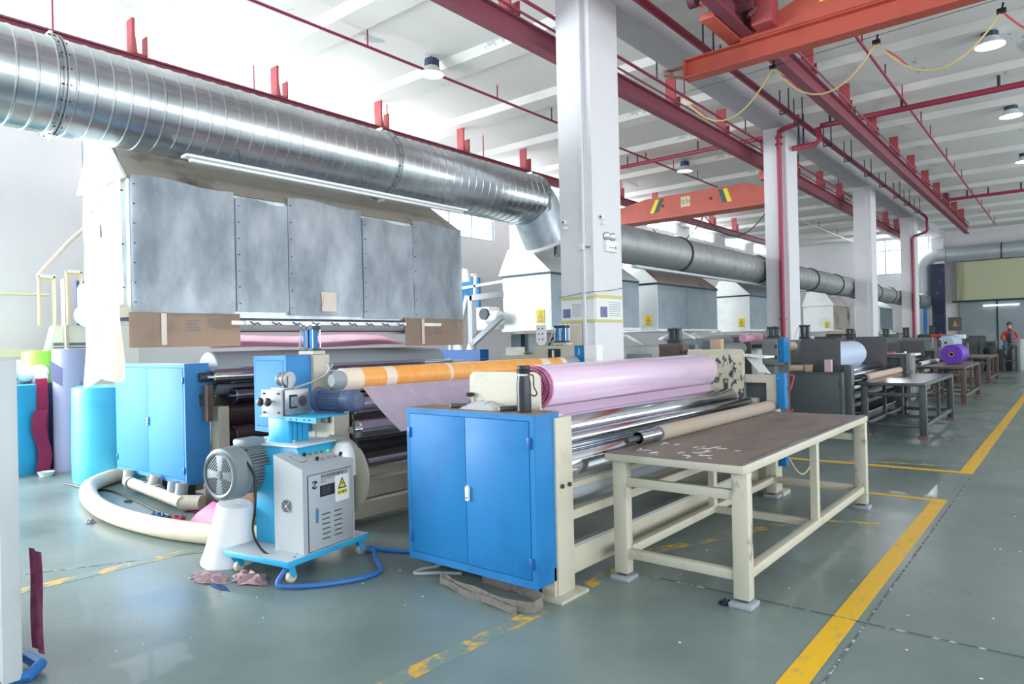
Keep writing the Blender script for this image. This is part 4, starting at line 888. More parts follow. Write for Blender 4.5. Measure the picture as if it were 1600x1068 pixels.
orr = T('wrapped_roller', 'orange tape-wrapped roller with white bands over pink film', 'roller', (-4.95, 5.4, 1.2))
yy = [3.64, 3.82, 4.08, 4.20, 4.9, 4.94, 6.45, 6.6, 6.85, 6.95]
for k, (a_, b2) in enumerate(zip(yy, yy[1:])):
    B().lathe([(0, .104), (b2-a_, .104)], (-4.95, a_, 1.315), (-4.95, 9, 1.315), 36).out('tape_band' if k % 2 == 0 else 'wrap', 'white_tape' if k % 2 == 0 else 'orange_roll', orr)
B().lathe([(0, .05), (.04, .08), (.12, .085)], (-4.95, 3.54, 1.315), (-4.95, 9, 1.315), 28).out('core', 'rubber_grey', orr)
B().lathe([(0, .104), (.28, .108), (.3, .05)], (-4.95, 6.95, 1.315), (-4.95, 9, 1.315), 28).out('core', 'rubber_grey', orr)
B().grid([[(-4.86+.5*j/8, 3.8+.16*(j/8)*.0-.22*(j/8)*0+2.9*k/10, 1.25-.36*j/8-.02*math.sin(PI*j/8)) for k in range(11)] for j in range(9)], .003).out('film_sheet', 'film', label='shiny pale pink film sloping down from the orange roller', cat='film', ang=60)
B().grid([[(-4.36+.5*j/5, 3.8+2.9*k/10, .89+.06*j/5) for k in range(11)] for j in range(6)], .003).out('film_sheet', 'film', label='pale film running into the near winder behind its cabinet', cat='film', ang=60)
# pneumatic cylinders
def cyls(x, y, z, label, m='blue', h=.22, n=2, group=None):
    t = T('pneumatic_cylinder', label, 'cylinder', (x, y, z), group)
    B().box(x-.10, x+.12, y-.06, y+.07, z, z+.03).out('base_block', 'cream' if m == 'blue' else 'iron', t)
    rodm = 'chrome' if m == 'blue' else 'iron'
    for k in range(n):
        xx = x-.05+.1*k; B().cyl((xx, y, z+.055), (xx, y, z+h), .036, 22).out('barrel', m, t)
        b = B()
        for sx, sy in ((-1, -1), (1, -1), (1, 1), (-1, 1)): b.cyl((xx+.04*sx, y+.04*sy, z+.03), (xx+.04*sx, y+.04*sy, z+h+.05), .005, 6)
        b.out('tie_rod', rodm, t)
        B().box(xx-.046, xx+.046, y-.046, y+.046, z+.03, z+.055, .003).out('end_cap', 'dark_steel', t)
        B().box(xx-.046, xx+.046, y-.046, y+.046, z+h, z+h+.035, .003).out('end_cap', 'dark_steel', t)
    B().tube([(x-.08, y, z+h+.02), (x-.13, y, z+h+.0), (x-.2, y, z+.04), (x-.1, y, z+.06)], .006, 6).out('air_tube', 'hose_cream', t)
    return t
cyls(-5.36, 3.62, 1.545, 'pair of blue air cylinders above the small pale blue cabinet')
cyls(-5.2, 7.33, 1.57, 'pair of blue air cylinders left of the nearest column base')
t = T('pivot_arm', 'white perforated arm plate left of the blue cylinders', 'bracket', (-5.5, 7.3, 1.56))
B().prism([(-5.57, 1.62), (-5.53, 1.57), (-5.45, 1.57), (-5.41, 1.62), (-5.41, 1.84), (-5.57, 1.84)], 'y', 7.26, 7.28).out('plate', 'white', t)
b = B()
for x in (-5.52, -5.46):
    for z in (1.65, 1.72, 1.79): b.cyl((x, 7.255, z), (x, 7.26, z), .01, 10)
b.out('hole', 'ink', t)
t = T('paper_stack', 'pale box and papers on the machine frame behind the orange roller', 'box', (-6.0, 7.3, 1.4))
B().box(-6.25, -5.62, 7.3, 7.6, 1.38, 1.44).out('shelf', 'cream', t); B().box(-6.18, -6.0, 7.35, 7.55, 1.44, 1.55).out('box', 'white_haze', t)
B().grid([[(-5.9+.25*i/5, 7.35+.2*j/4, 1.45+.03*random.random()) for i in range(6)] for j in range(5)], .003).out('cloth', 'scrap_pale', t)
# ================================================================ left side
def standroll(x, y, r, h, m, label, tilt=0, top='white', core=True, wr=0, group=None, ry=None):
    t = T('fabric_roll', label, 'fabric roll', (x, y, 0), group)
    n = 44; b = B(); rings = []; K = 14
    for j in range(K+1):
        z = h*j/K; ring = []
        for k in range(n):
            a = k*2*PI/n; rr = r*(1+.012*math.sin(3*a+z*4)+wr*math.sin(9*a+z*14)*max(0, 1-z/h*1.6))
            if j in (0, K): rr *= .985
            ring.append(b.b.verts.new((x+rr*math.cos(a)+tilt*z, y+(ry or r)/r*rr*math.sin(a), z)))
        rings.append(ring)
    for A, Q in zip(rings, rings[1:]):
        for k in range(n): b.b.faces.new((A[k], A[(k+1) % n], Q[(k+1) % n], Q[k]))
    b.b.faces.new(rings[0]); b.b.faces.new(rings[-1]); b.out('wrap', m, t, ang=50)
    B().lathe([(0, r*.93), (.008, r*.9), (.008, .05)], (x+tilt*h, y, h), (x+tilt*h, y, h+1), 36, close=False).out('roll_end', top, t)
    if core: B().tubeh((x+tilt*h, y, h-.02), (x+tilt*h, y, h+.015), .05, .04).out('core', 'kraft', t)
    return t
standroll(-9.62, 3.50, .44, 1.17, 'turquoise', 'light turquoise standing roll beside the left blue cabinet', top='turquoise')
standroll(-11.15, 2.75, .44, 1.19, 'turquoise_deep', 'deeper turquoise standing roll with gathered film at its base', wr=.02, top='turquoise')
standroll(-12.35, 2.9, .4, 1.2, 'turquoise_deep', 'dim turquoise roll half hidden at the far left', top='turquoise')
standroll(-10.74, 3.40, .215, 1.66, 'lavender', 'tall lavender-wrapped roll with torn film', tilt=0, top='lavender')
standroll(-11.8, 3.42, .30, 1.64, 'green_roll', 'bright green standing roll behind the turquoise ones', top='green_roll')
B().grid([[(-10.80+.02*math.sin(j*1.3), 3.0+.035*i, 1.27*j/8) for i in range(5)] for j in range(9)], .02).out('fabric_strip', 'crimson', label='crimson fabric hanging between turquoise and lavender rolls', cat='fabric', ang=60)
B().grid([[(-10.70+.02*math.sin(j), 2.95+.04*i-.04*math.sin(j*.8), .85-.8*j/8) for i in range(5)] for j in range(9)], .015).out('fabric_strip', 'crimson', label='lower crimson fabric fold on the floor between the rolls', cat='fabric', ang=60)
B().box(-11.2, -11.1, 3.2, 3.42, 0, 1.2, .02).out('fabric_strip', 'navy', label='dark navy cloth edge behind the crimson fabric', cat='fabric')
b = B()
for k in range(9): b.ball((-11.3+.12*math.sin(k*2), 2.75+.45*k/8, 1.30+.05*math.sin(k*1.7)), .14, 10, (1.1, .8, .8))
b.out('plastic_heap', 'white_bag', label='heap of white plastic film on top of the turquoise rolls', cat='plastic film', ang=80)
t = T('film_flap', 'lavender film flap folded down on the tall roll', 'film', (-10.1, 3.6, 1.3))
B().grid([[(-10.62+.10*i/8, 3.12+.36*i/8, 1.52-.32*i/8-.09*j+.02*j*i/8) for i in range(9)] for j in range(4)], .012).out('flap', 'lavender', t, ang=60)
t = T('plastic_dish', 'small clear dish on the floor by the crimson cloth', 'dish', (-10.1, 3.2, 0)); B().lathe([(0, .07), (.06, .1), (.06, .09), (.01, .065), (.01, 0)], (-10.45, 3.0, 0), (-10.45, 3.0, 1), 20, close=False).out('dish', 'galv_white', t)
# pale far machine
t = T('far_machine', 'overexposed cream machine with two vent grilles at the far left', 'machine', (-12.2, 4.6, 0))
B().prism([(3.62, 0), (5.0, 0), (5.0, 2.05), (3.75, 2.05), (3.5, 1.0)], 'x', -12.75, -12.5).out('housing', 'white_haze', t)
b = B()
for y0, y1 in ((3.72, 3.86), (3.93, 4.20)):
    for z in (1.66, 1.73): b.box(-12.5, -12.49, y0, y1, z, z+.045)
b.out('vent_grille', 'ink_soft', t)
B().box(-12.6, -12.4, 3.87, 3.91, 0, 2.8).out('pole', 'cream', t)
for y0, y1, z0, z1 in ((3.5, 3.74, 2.05, 2.82), (3.88, 4.12, 2.05, 2.92)):
    b = B(); b.box(-12.44, -12.38, y0, y0+.035, z0, z1).box(-12.44, -12.38, y1-.035, y1, z0, z1).box(-12.44, -12.38, y0+.035, y1-.035, z1-.05, z1); b.out('guard_frame', 'yellow_frame', t)
    B().box(-12.375, -12.37, y0-.01, y0+.012, z0, z1).box(-12.375, -12.37, y1-.035, y1-.01, z0, z1).box(-12.375, -12.37, y0, y1, z1-.03, z1+.02).out('guard_edge', 'white', t)
B().tube([(-12.45, 3.52, 2.82), (-12.5, 3.65, 2.98), (-12.55, 4.0, 3.42), (-12.6, 4.5, 3.95)], .035, 8).out('pipe', 'cardboard_pale', label='pale diagonal pipe rising behind the hood at the far left', cat='pipe')
B().tube([(-12.9, 1.2, 2.53), (-12.9, 3.8, 2.56)], .02, 8).out('pipe', 'curtain_pale', label='thin pale green pipe along the left wall', cat='pipe')
B().box(-12.9, -12.85, 1.2, 3.65, 1.57, 1.68).out('rail', 'curtain_pale', label='pale rail on the left wall behind the rolls', cat='rail')
B().box(-12.85, -12.8, 2.9, 3.4, 1.0, 1.52, .01).out('panel', 'white_haze', label='pale panel below the rail at the far left', cat='panel')
t = T('big_bag', 'white bulk bag held behind the yellow frames', 'bag', (-12.0, 4.1, 2.05)); B().box(-12.2, -11.85, 3.95, 4.25, 2.05, 2.7, .08).ball((-12.0, 4.1, 2.2), .2, 14, (1, 1.2, 1)).out('bag', 'white_bag', t, ang=80)
B().box(-12.75, -12.7, 4.14, 4.5, 2.05, 2.8).out('board', 'blue_dark', label='blue board just left of the near hood', cat='board')
# foreground board at the left edge
t = T('partition_board', 'grey-white upright board filling the left edge', 'board', (-4.2, 1.0, 0))
B().box(-5.2, -3.985, .95, 1.03, .02, 1.575, .004).out('board', 'grey_paint', t)
B().grid([[(-4.12+.05*j+.012*math.sin(i*.8)+(.02*i/8), 1.10+.012*(j%2), .62-.5*i/8) for i in range(9)] for j in range(4)], .015).out('cloth', 'pink_edge', label='dark magenta cloth peeking out behind the left board', cat='cloth', ang=60)
B().tube([(-4.2, 1.1, .05), (-4.05, 1.12, .04), (-3.98, 1.05, .03), (-4.05, 1.0, .02)], .03, 8).out('cloth', 'hose_blue', label='blue cloth end on the floor behind the left board', cat='cloth')
# hose and pipes on the floor
hp_ = [(-9.35, 3.72), (-9.25, 3.54), (-9.05, 3.22), (-8.7, 2.93), (-8.2, 2.74), (-7.6, 2.60), (-7.0, 2.54), (-6.4, 2.56), (-5.9, 2.64), (-5.4, 2.80), (-5.1, 2.98)]
t = T('suction_hose', 'thick cream suction hose curving across the left floor', 'hose', (-7.5, 2.7, 0))
B().tube(smooth([(x, y, .085) for x, y in hp_]), .085, 14).out('hose', 'hose_cream', t)
B().tube(smooth([(x+.02, y-.07, .115) for x, y in hp_[2:]]), .006, 5).out('stripe', 'cable_red', t)
B().tube(smooth([(-9.6, 2.95, .01), (-8.9, 3.0, .01), (-8.6, 3.1, .01), (-7.7, 3.05, .01), (-7.1, 2.98, .01), (-6.75, 2.95, .02), (-6.7, 2.86, .02), (-6.9, 2.8, .01)]), .01, 6).out('cable', 'black', label='thin black cable crossing inside the hose loop', cat='cable')
t = T('pipe_manifold', 'dirty white plastic pipe manifold under the left blue cabinet', 'pipe', (-7.6, 3.2, 0))
B().tube([(-8.42, 3.22, .12), (-6.85, 3.12, .10)], .06, 14).tube([(-8.42, 3.22, .12), (-8.44, 3.24, .24)], .055, 12).tube([(-7.75, 3.2, .12), (-7.72, 3.24, .26)], .055, 12).out('pipe', 'cream', t)
for x in (-7.2, -7.02): B().tube([(x, 3.18, .10), (x, 3.2, .26)], .06, 12).out('valve', 'rubber_grey', t)
for x in (-8.3, -7.9, -7.6): B().lathe([(0, .068), (.03, .068)], (x, 3.2, .115), (x+1, 3.15, .115), 16).out('clamp', 'rubber_grey', t)
B().tube([(-6.9, 3.13, .09), (-6.72, 3.25, .09)], .075, 14).out('elbow', 'cream', t)
for x0, x1, m in ((-8.1, -7.95, 'iron_rust'), (-7.62, -7.5, 'cab_dark'), (-6.95, -6.6, 'iron_rust')): B().box(x0, x1, 3.4, 3.56, 0, .2).out('block', m, t)
B().box(-6.6, -6.1, 3.45, 3.7, 0, .22, .01).out('wood_block', 'wood', label='dark red-brown block under the laminator by the grey motor', cat='block')
def scrap(x, y, r, m, label, h=.04, n=14, seed=1, sx=1.8):
    random.seed(seed); rows = []
    for j in range(6):
        rows.append([(x+sx*r*(i/n*2-1)*(1-.25*random.random()), y+r*(j/5*2-1)*(1-.3*random.random())*math.sin(PI*(i+.6)/(n+1.2)), .004+h*random.random()*math.sin(PI*i/n)*math.sin(PI*(j+.5)/6)) for i in range(n+1)])
    return B().grid(rows, .003).out('film_scrap', m, label=label, cat='scrap', ang=25)
scrap(-6.85, 3.28, .14, 'scrap_pink', 'crumpled pink film scrap by the left cabinet corner', seed=2, sx=2.4)
scrap(-6.65, 2.98, .07, 'scrap_pink', 'small pink film scrap inside the hose loop', seed=3)
scrap(-4.72, 2.33, .12, 'scrap_pale', 'pale pink film scrap under the white cone', seed=4, sx=2.0)
scrap(-4.45, 2.48, .12, 'scrap_pale', 'crumpled pink film scrap between the cart wheels', h=.09, seed=5)
scrap(-4.50, 2.28, .03, 'hose_blue', 'thin blue film strip in front of the cart', h=.01, seed=6, sx=5)
scrap(-6.95, 2.93, .05, 'hose_blue', 'small blue film scrap on the black cable', seed=7, sx=3)
scrap(-7.85, 3.0, .04, 'teal', 'tiny green thread scrap by the pipe manifold', h=.02, seed=8, sx=2.5)
scrap(-7.2, 2.42, .05, 'lavender', 'lilac film scrap stuck to the hose outside', h=.05, seed=9, sx=1.5)
scrap(-1.66, 3.98, .05, 'navy', 'dark blue scrap beside the near table foot', h=.04, seed=10, sx=1)
B().hull([(-6.42, 2.98, .0), (-5.85, 2.9, 0), (-5.8, 3.2, 0), (-6.35, 3.2, 0), (-6.2, 3.1, .2), (-5.9, 3.05, .22), (-5.92, 2.98, .16), (-6.3, 3.0, .1)]).out('film_bundle', 'magenta', label='bright magenta film bundle behind the white cone', cat='film')
t = T('dust_flecks', 'white flecks scattered on the floor', 'debris', (0, 0, 0)); t['kind'] = 'stuff'
random.seed(5); b = B()
for k in range(160):
    x = random.uniform(-7, 1); y = random.uniform(1, 9); s_ = random.uniform(.003, .009)
    b.prism([(x, y), (x+s_*2, y+s_*.3), (x+s_*1.3, y+s_*1.4)], 'z', .0005, .003)
b.out('fleck', 'white', t)
# ================================================================ behind: blue stand, A-frame, pale machinery
t = T('steel_stand', 'pale A-frame of square steel on a blue base behind the hood', 'frame', (-7.3, 8, 1.4))
B().box(-8.3, -7.17, 7.9, 8.1, 1.35, 1.52).box(-8.2, -8.1, 7.92, 8.08, 0, 1.35).box(-7.3, -7.2, 7.92, 8.08, 0, 1.35).out('base', 'blue_dark', t)
b = B(); b.bar((-7.42, 8, 1.52), (-7.42, 8, 2.38), .09); b.bar((-7.80, 8, 1.52), (-7.5, 8, 2.38), .07); b.bar((-7.42, 8, 2.34), (-6.78, 8, 2.36), .09); b.bar((-7.40, 8, 1.62), (-6.78, 8, 2.02), .08)
b.out('frame', 'grey_paint', t)
for x in (-7.6, -7.36): B().prism([(x-.06, 1.52), (x+.06, 1.52), (x, 1.64)], 'y', 7.85, 7.9).out('bracket', 'white', t)
B().box(-8.15, -7.85, 8.9, 9.2, 1.85, 2.25, .01).out('winch', 'white_haze', t)
B().cyl((-7.85, 8.9, 2.05), (-7.6, 8.9, 2.05), .12, 20).out('winch_drum', 'galv_white', t)
B().cyl((-7.85, 8.75, 2.12), (-7.85, 8.8, 2.12), .1, 16).out('pulley', 'dark_steel', t)
t = T('platform_railing', 'white railing in front of a blue panel beside the hood', 'railing', (-9, 9.5, 2))
B().box(-9.85, -9.25, 10.2, 10.25, 2.35, 2.95).out('panel', 'blue_pale', t)
b = B(); b.bar((-9.9, 10.0, 3.02), (-9.15, 10.0, 2.98), .05); b.bar((-9.9, 10, 1.2), (-9.9, 10, 3.02), .05); b.bar((-9.9, 10, 2.72), (-8.4, 10, 2.80), .05); b.bar((-9.6, 10, 2.3), (-9.6, 10, 2.72), .05); b.bar((-9.2, 10, 2.3), (-9.15, 10, 3.0), .05)
b.out('rail', 'white', t)
B().prism([(-9.45, 2.85), (-9.25, 2.85), (-9.3, 3.1), (-9.42, 3.12)], 'y', 9.9, 9.96).out('lamp_head', 'white_haze', t)
t = T('blue_bench', 'low grey metal bench behind the orange roller', 'bench', (-6.8, 8.5, 1.2))
B().box(-6.9, -5.9, 8.5, 8.9, 1.0, 1.75).out('bench', 'grey_motor', t); B().box(-6.9, -5.8, 8.45, 8.55, 1.75, 1.8).out('bench_top', 'cream', t); B().box(-6.95, -6.75, 8.4, 8.5, 0, 1.75).out('leg', 'dark_steel', t)
B().tube([(-6.1, 8.2, 1.5), (-5.98, 8.2, 1.68), (-5.86, 8.2, 1.5), (-5.74, 8.2, 1.68), (-5.66, 8.2, 1.62)], .014, 6).out('cable', 'black', t)
# ---- column fittings
t = T('wall_poster', 'posters with yellow strips wrapped round the nearest column', 'poster', (-5.1, 7.6, 1.86))
B().box(-5.40, -5.05, 7.618, 7.628, 1.88, 2.19).box(-5.02, -4.905, 7.655, 7.665, 1.88, 2.19).box(-4.898, -4.892, 7.70, 8.38, 1.88, 2.22).out('sheet', 'poster', t)
B().box(-5.41, -5.04, 7.612, 7.618, 2.17, 2.205).box(-5.41, -5.04, 7.612, 7.618, 1.865, 1.90).box(-5.02, -4.9, 7.65, 7.656, 2.17, 2.205).box(-5.02, -4.9, 7.65, 7.656, 1.865, 1.9).box(-4.892, -4.888, 7.68, 8.39, 2.185, 2.23).box(-4.892, -4.888, 7.68, 8.39, 1.865, 1.9).out('border_strip', 'poster_strip', t)
B().box(-5.37, -5.25, 7.612, 7.618, 1.93, 2.05).box(-4.892, -4.888, 7.80, 7.97, 1.93, 2.07).out('photo', 'poster_photo', t)
b = B()
for k in range(7): b.box(-5.22, -5.08, 7.615, 7.618, 1.95+.025*k, 1.957+.025*k); b.box(-4.892, -4.89, 8.02, 8.32, 1.95+.03*k, 1.957+.03*k)
b.out('print', 'ink_soft', t)
B().box(-5.33, -5.07, 7.612, 7.618, 1.5, 1.84).out('sheet', 'cardboard_pale', t)
B().tube([(-5.42, 7.6, 2.21), (-5.05, 7.6, 2.25), (-4.88, 7.64, 2.26), (-4.87, 8.1, 2.30), (-4.87, 8.42, 2.35)], .005, 5).out('string', 'ink_soft', t)
t = T('emergency_lamp', 'twin-head emergency light on the side of the nearest column', 'lamp', (-4.88, 8.0, 2.85))
B().box(-4.9, -4.85, 7.93, 8.22, 2.82, 2.97, .006).out('housing', 'white', t)
for y in (7.98, 8.14): B().lathe([(0, .02), (.02, .05), (.04, .055), (.045, .045), (.03, 0)], (-4.9, y, 3.03), (-4.6, y-.12, 3.03), 20, close=False).out('lamp_head', 'machined', t)
B().box(-4.849, -4.846, 8.0, 8.04, 2.87, 2.88).box(-4.849, -4.846, 8.07, 8.1, 2.87, 2.885).box(-4.849, -4.846, 8.15, 8.17, 2.86, 2.9).out('print', 'ink', t)
t = T('conduit', 'white conduit with junction box on the nearest column', 'conduit', (-5.03, 7.62, 1.5))
B().box(-5.035, -5.005, 7.60, 7.645, 1.3, 6.3).out('trunking', 'column', t); B().box(-5.07, -4.99, 7.57, 7.61, 2.82, 2.90, .004).out('junction_box', 'galv_white', t); B().box(-4.99, -4.93, 7.63, 7.65, 2.85, 2.87).out('branch', 'ink_soft', t)
B().box(-5.047, -5.038, 7.625, 7.63, 1.3, 6.3).out('shadow_strip', 'ink_soft', t)  # dark strip drawn as the shaded groove beside the trunking
for x, y, z, lb in ((-5.3, 7.60, 3.22, 'small white camera on the front of the nearest column'), (-4.87, 7.86, 3.27, 'small white camera on the side of the nearest column')):
    t = T('security_camera', lb, 'camera', (x, y, z)); B().ball((x, y, z), .035, 14).out('dome', 'white', t); B().cyl((x, y-.03, z), (x, y-.04, z), .012, 12).out('lens', 'ink', t)
    B().box(x-.035, x+.035, y, y+.03, z-.10, z-.05, .004).out('bracket', 'white', t)
t = T('wire_bundle', 'tangle of grey wires hanging left of the nearest column', 'wires', (-5.6, 9, 3)); t['kind'] = 'stuff'
random.seed(3); b = B()
for k in range(12):
    x = -6.0+.25*random.random(); z = 3.1-.3*random.random(); r = .12+.16*random.random()
    b.tube([(x+r*.6*math.cos(a*PI/5), 9.0+.02*k, z-.2+r*math.sin(a*PI/5)) for a in range(10)], .006, 4)
b.out('wire', 'galv_white', t)
# ================================================================ second, third, fourth winders
ch = lambda b, n, m, p: b.out(n, m, p)
w2 = winder(-.25, 8.35, 'dark grey winding machine with black guard plates, second along the aisle', 'cab_dark', 'plate_grey', 'plate_grey', gz=1.56)
cabinet('machine_cabinet', 'dark grey steel cabinet with a kraft tube lying on top', 'cabinet', -3.95, -2.85, 11.6, 11.85, .1, 1.03, 'cab_dark', 'iron', None, doors=1)
def newtable(dx, dy, label, mf='iron', mt='tabletop', src=None): return table(dx, dy, label, mf, mt, 'iron' if mf == 'iron' else mf)
t2_ = table(-.27, 8.12, 'dark steel work table with shiny top, second along the aisle', 'iron', 'chrome_dark', 'iron')
t3_ = table(-.42, 14.45, 'brown steel table carrying the purple roll', 'iron_rust', 'tabletop', 'iron_rust')
t4_ = dup(t3_, (t3_.location.x-.15, t3_.location.y+7.6, 0), 'brown steel table behind the purple roll table')
corewinding(-2.72, 12.6, 15.6, .905, .06, 'kraft core lying along the second table edge', 'cardboard', .12)
corewinding(-2.85, 18.6, 21.2, .91, .05, 'pale core lying along the third table', 'galv_white', .1)
corewinding(-3.0, 26.2, 28.6, .91, .05, 'kraft core on the fourth table', 'cardboard', .1)
def smallroll(x, y0, y1, z, r, m, label):
    t = T('film_roll', label, 'film roll', (x, y0, z-r)); B().lathe([(0, r*.3), (.0, r*.97), (.01, r), (y1-y0-.01, r), (y1-y0, r*.97), (y1-y0, .03)], (x, y0, z), (x, y1, z), 44, close=False).out('film', m, t)
    B().tubeh((x, y0-.015, z), (x, y0+.1, z), r*.26, r*.19, 24).out('core', 'kraft' if m != 'paleblue_roll' else 'white', t); B().cyl((x, y0+.05, z), (x, y0+.06, z), r*.19, 20).out('hollow', 'ink', t); return t
smallroll(-3.26, 12.0, 14.1, 1.27, .235, 'paleblue_roll', 'pale blue film roll on the dark second winder')
smallroll(-2.34, 19.6, 20.9, 1.10, .235, 'purple', 'purple film roll lying on the third table')
smallroll(-4.0, 12.3, 12.9, 1.43, .10, 'cardboard', 'brown paper roll behind the dark cabinet plate')
t = T('kraft_tube', 'brown kraft tube lying on the dark grey cabinet', 'tube', (-3.6, 11.7, 1.04)); B().tubeh((-3.86, 11.66, 1.09), (-3.45, 11.70, 1.09), .055, .045).out('tube', 'cardboard', t)
t = T('kraft_box', 'small kraft block on the dark grey cabinet', 'box', (-3.36, 11.7, 1.04)); B().prism([(-3.42, 1.036), (-3.33, 1.036), (-3.315, 1.15), (-3.43, 1.15)], 'y', 11.65, 11.74).out('block', 'kraft', t)
t = T('kraft_box', 'small printed carton on the dark cabinet corner', 'box', (-3.05, 11.7, 1.04)); B().box(-3.12, -3.02, 11.65, 11.74, 1.036, 1.23).out('carton', 'scrap_pale', t)
w3 = winder(-.6, 15.2, 'third dark winding machine behind the purple roll', 'box_grey', 'plate_grey', 'plate_grey')
w4 = winder(-.8, 23.3, 'fourth dark winding machine near the end wall', 'cab_dark', 'iron_rust', 'plate_grey')
w5 = winder(-.45, 30.5, 'farthest winding machine before the end wall', 'cab_dark', 'plate_grey', 'plate_grey')
smallroll(-3.4, 27.2, 29.4, 1.30, .24, 'paleblue_roll', 'pale roll on the fourth winder, behind the purple roll')
cabinet('machine_cabinet', 'grey-green pedestal cabinet left of the third table', 'cabinet', -3.3, -2.85, 17.6, 18.0, .12, 1.12, 'box_grey', 'iron', None, doors=1)
t = T('worktop', 'pale worktop sheet on the grey-green pedestal', 'worktop', (-3.1, 17.7, 1.13)); B().box(-3.62, -2.75, 17.4, 18.1, 1.13, 1.18, .004).out('top', 'galv_white', t)
B().box(-3.5, -3.2, 17.5, 17.7, 1.181, 1.22).out('tray', 'cable_red', label='red tray on the pale worktop', cat='tray')
B().ball((-2.98, 17.6, 1.2), .03, 10).out('cup', 'white', label='small white cup on the pale worktop', cat='cup')
cabinet('machine_cabinet', 'grey pedestal cabinet under the fourth table', 'cabinet', -3.2, -2.6, 26.4, 26.8, .12, .85, 'box_grey', 'iron', None, doors=1)
# drive units along the far laminators
def unit(x, y, label, m='box_grey', zt=1.55, w=.5, h=.55, top='cyl', post=True):
    t = T('drive_unit', label, 'machine', (x, y, 0))
    B().box(x-w/2, x+w/2, y, y+.3, zt-h, zt, .006).out('cabinet', m, t)
    B().box(x-w/2+.03, x+w/2-.05, y-.008, y, zt-h+.04, zt-.04).out('door', m, t)
    b = B()
    for z in (zt-.12, zt-h+.12): b.box(x+w/2-.045, x+w/2-.02, y-.014, y-.002, z-.03, z+.03)
    b.out('hinge', 'dark_steel', t)
    B().box(x-w/2-.04, x+w/2+.06, y+.3, y+.42, .04, zt-.02).box(x-w/2, x+w/2-.1, y+.1, y+.3, 0, zt-h).out('side_frame', 'box_grey' if m != 'blue' else 'cream', t)
    return t
unit(-3.84, 11.25, 'grey-green box with cylinder left of the dark cabinet', zt=1.58, w=.26, h=.42); cyls(-3.82, 11.4, 1.585, 'green air cylinders on the grey-green box', 'teal', .16)
B().box(-3.70, -3.62, 11.25, 11.5, 1.2, 1.60).out('panel', 'blue', label='narrow blue panel beside the grey-green box', cat='panel')
unit(-4.78, 9.6, 'dark brown box right of the nearest column', 'iron_rust', zt=1.54, w=.4, h=.5); cyls(-4.78, 9.75, 1.545, 'black air cylinders on the dark brown box', 'dark_steel', .2)
unit(-4.2, 14.2, 'grey box with black cylinder behind the scratched plate', 'box_grey', zt=1.55, w=.5, h=.5); cyls(-4.2, 14.35, 1.555, 'tall black air cylinders behind the scratched plate', 'dark_steel', .25)
unit(-4.6, 19.5, 'grey box behind the pale blue roll', 'box_grey', zt=1.5, w=.7, h=.5); cyls(-4.6, 19.65, 1.505, 'black cylinders right of the second column', 'dark_steel', .25)
unit(-4.7, 24.5, 'grey box between second and third columns', 'box_grey', zt=1.52, w=.8, h=.5); cyls(-4.7, 24.6, 1.525, 'black cylinders before the third column', 'dark_steel', .25)
unit(-4.0, 25.5, 'grey box right of the third column', 'box_grey', zt=1.5, w=.9, h=.6); cyls(-4.3, 25.6, 1.505, 'black cylinders right of the third column', 'dark_steel', .3)
unit(-4.4, 31.5, 'far grey box by the fourth column', 'cab_dark', zt=1.6, w=.9, h=.6); cyls(-4.4, 31.6, 1.605, 'black cylinders by the fourth column', 'dark_steel', .3)
t = T('metal_bench', 'grey rounded sheet-metal cover behind the pink roll', 'cover', (-5.3, 9.5, 1.1)); B().prism(rrect(-5.55, -5.02, .6, 1.40, .05), 'y', 9.4, 9.45).out('cover', 'galv_grey', t); B().cyl((-5.6, 9.3, 1.35), (-5.6, 12, 1.35), .17, 30).out('roll', 'grey_roll', t)
t = T('paper_sheet', 'white plastic sheet spread over the machine behind the scratched plate', 'sheet', (-4, 9.5, 1.45))
B().prism([(-4.45, 1.43), (-3.32, 1.32), (-3.32, 1.345), (-4.0, 1.40), (-4.45, 1.455)], 'y', 9.5, 9.9).out('sheet', 'white', t)
B().prism([(-3.62, 1.33), (-3.45, 1.32), (-3.28, 1.10), (-3.45, 1.14)], 'y', 9.6, 9.62).out('flap', 'white', t)
t = T('kraft_box', 'upright kraft carton behind the scratched cream plate', 'box', (-4.0, 9.8, 1.35)); B().box(-4.02, -3.86, 9.3, 9.42, 1.30, 1.60, .004).out('carton', 'kraft', t)
B().box(-4.5, -4.0, 9.55, 9.85, 0, 1.38).out('machine_block', 'box_grey', label='grey-green machine block under the white plastic sheet', cat='machine')
t = T('cloth_bundle', 'pink cloth bundle near the second column', 'cloth', (-4.9, 14.8, 1.6)); B().ball((-4.95, 14.6, 1.66), .17, 14, (1.1, 1, .8)).out('bundle', 'scrap_pale', t, ang=80)
B().tube([(-5.3, 13.9, 1.6), (-5.3, 14.6, 1.60), (-5.3, 15.4, 1.60)], .08, 10).out('film_roll', 'pink_sheet', label='pink roll glimpsed behind the green cylinders', cat='film roll')
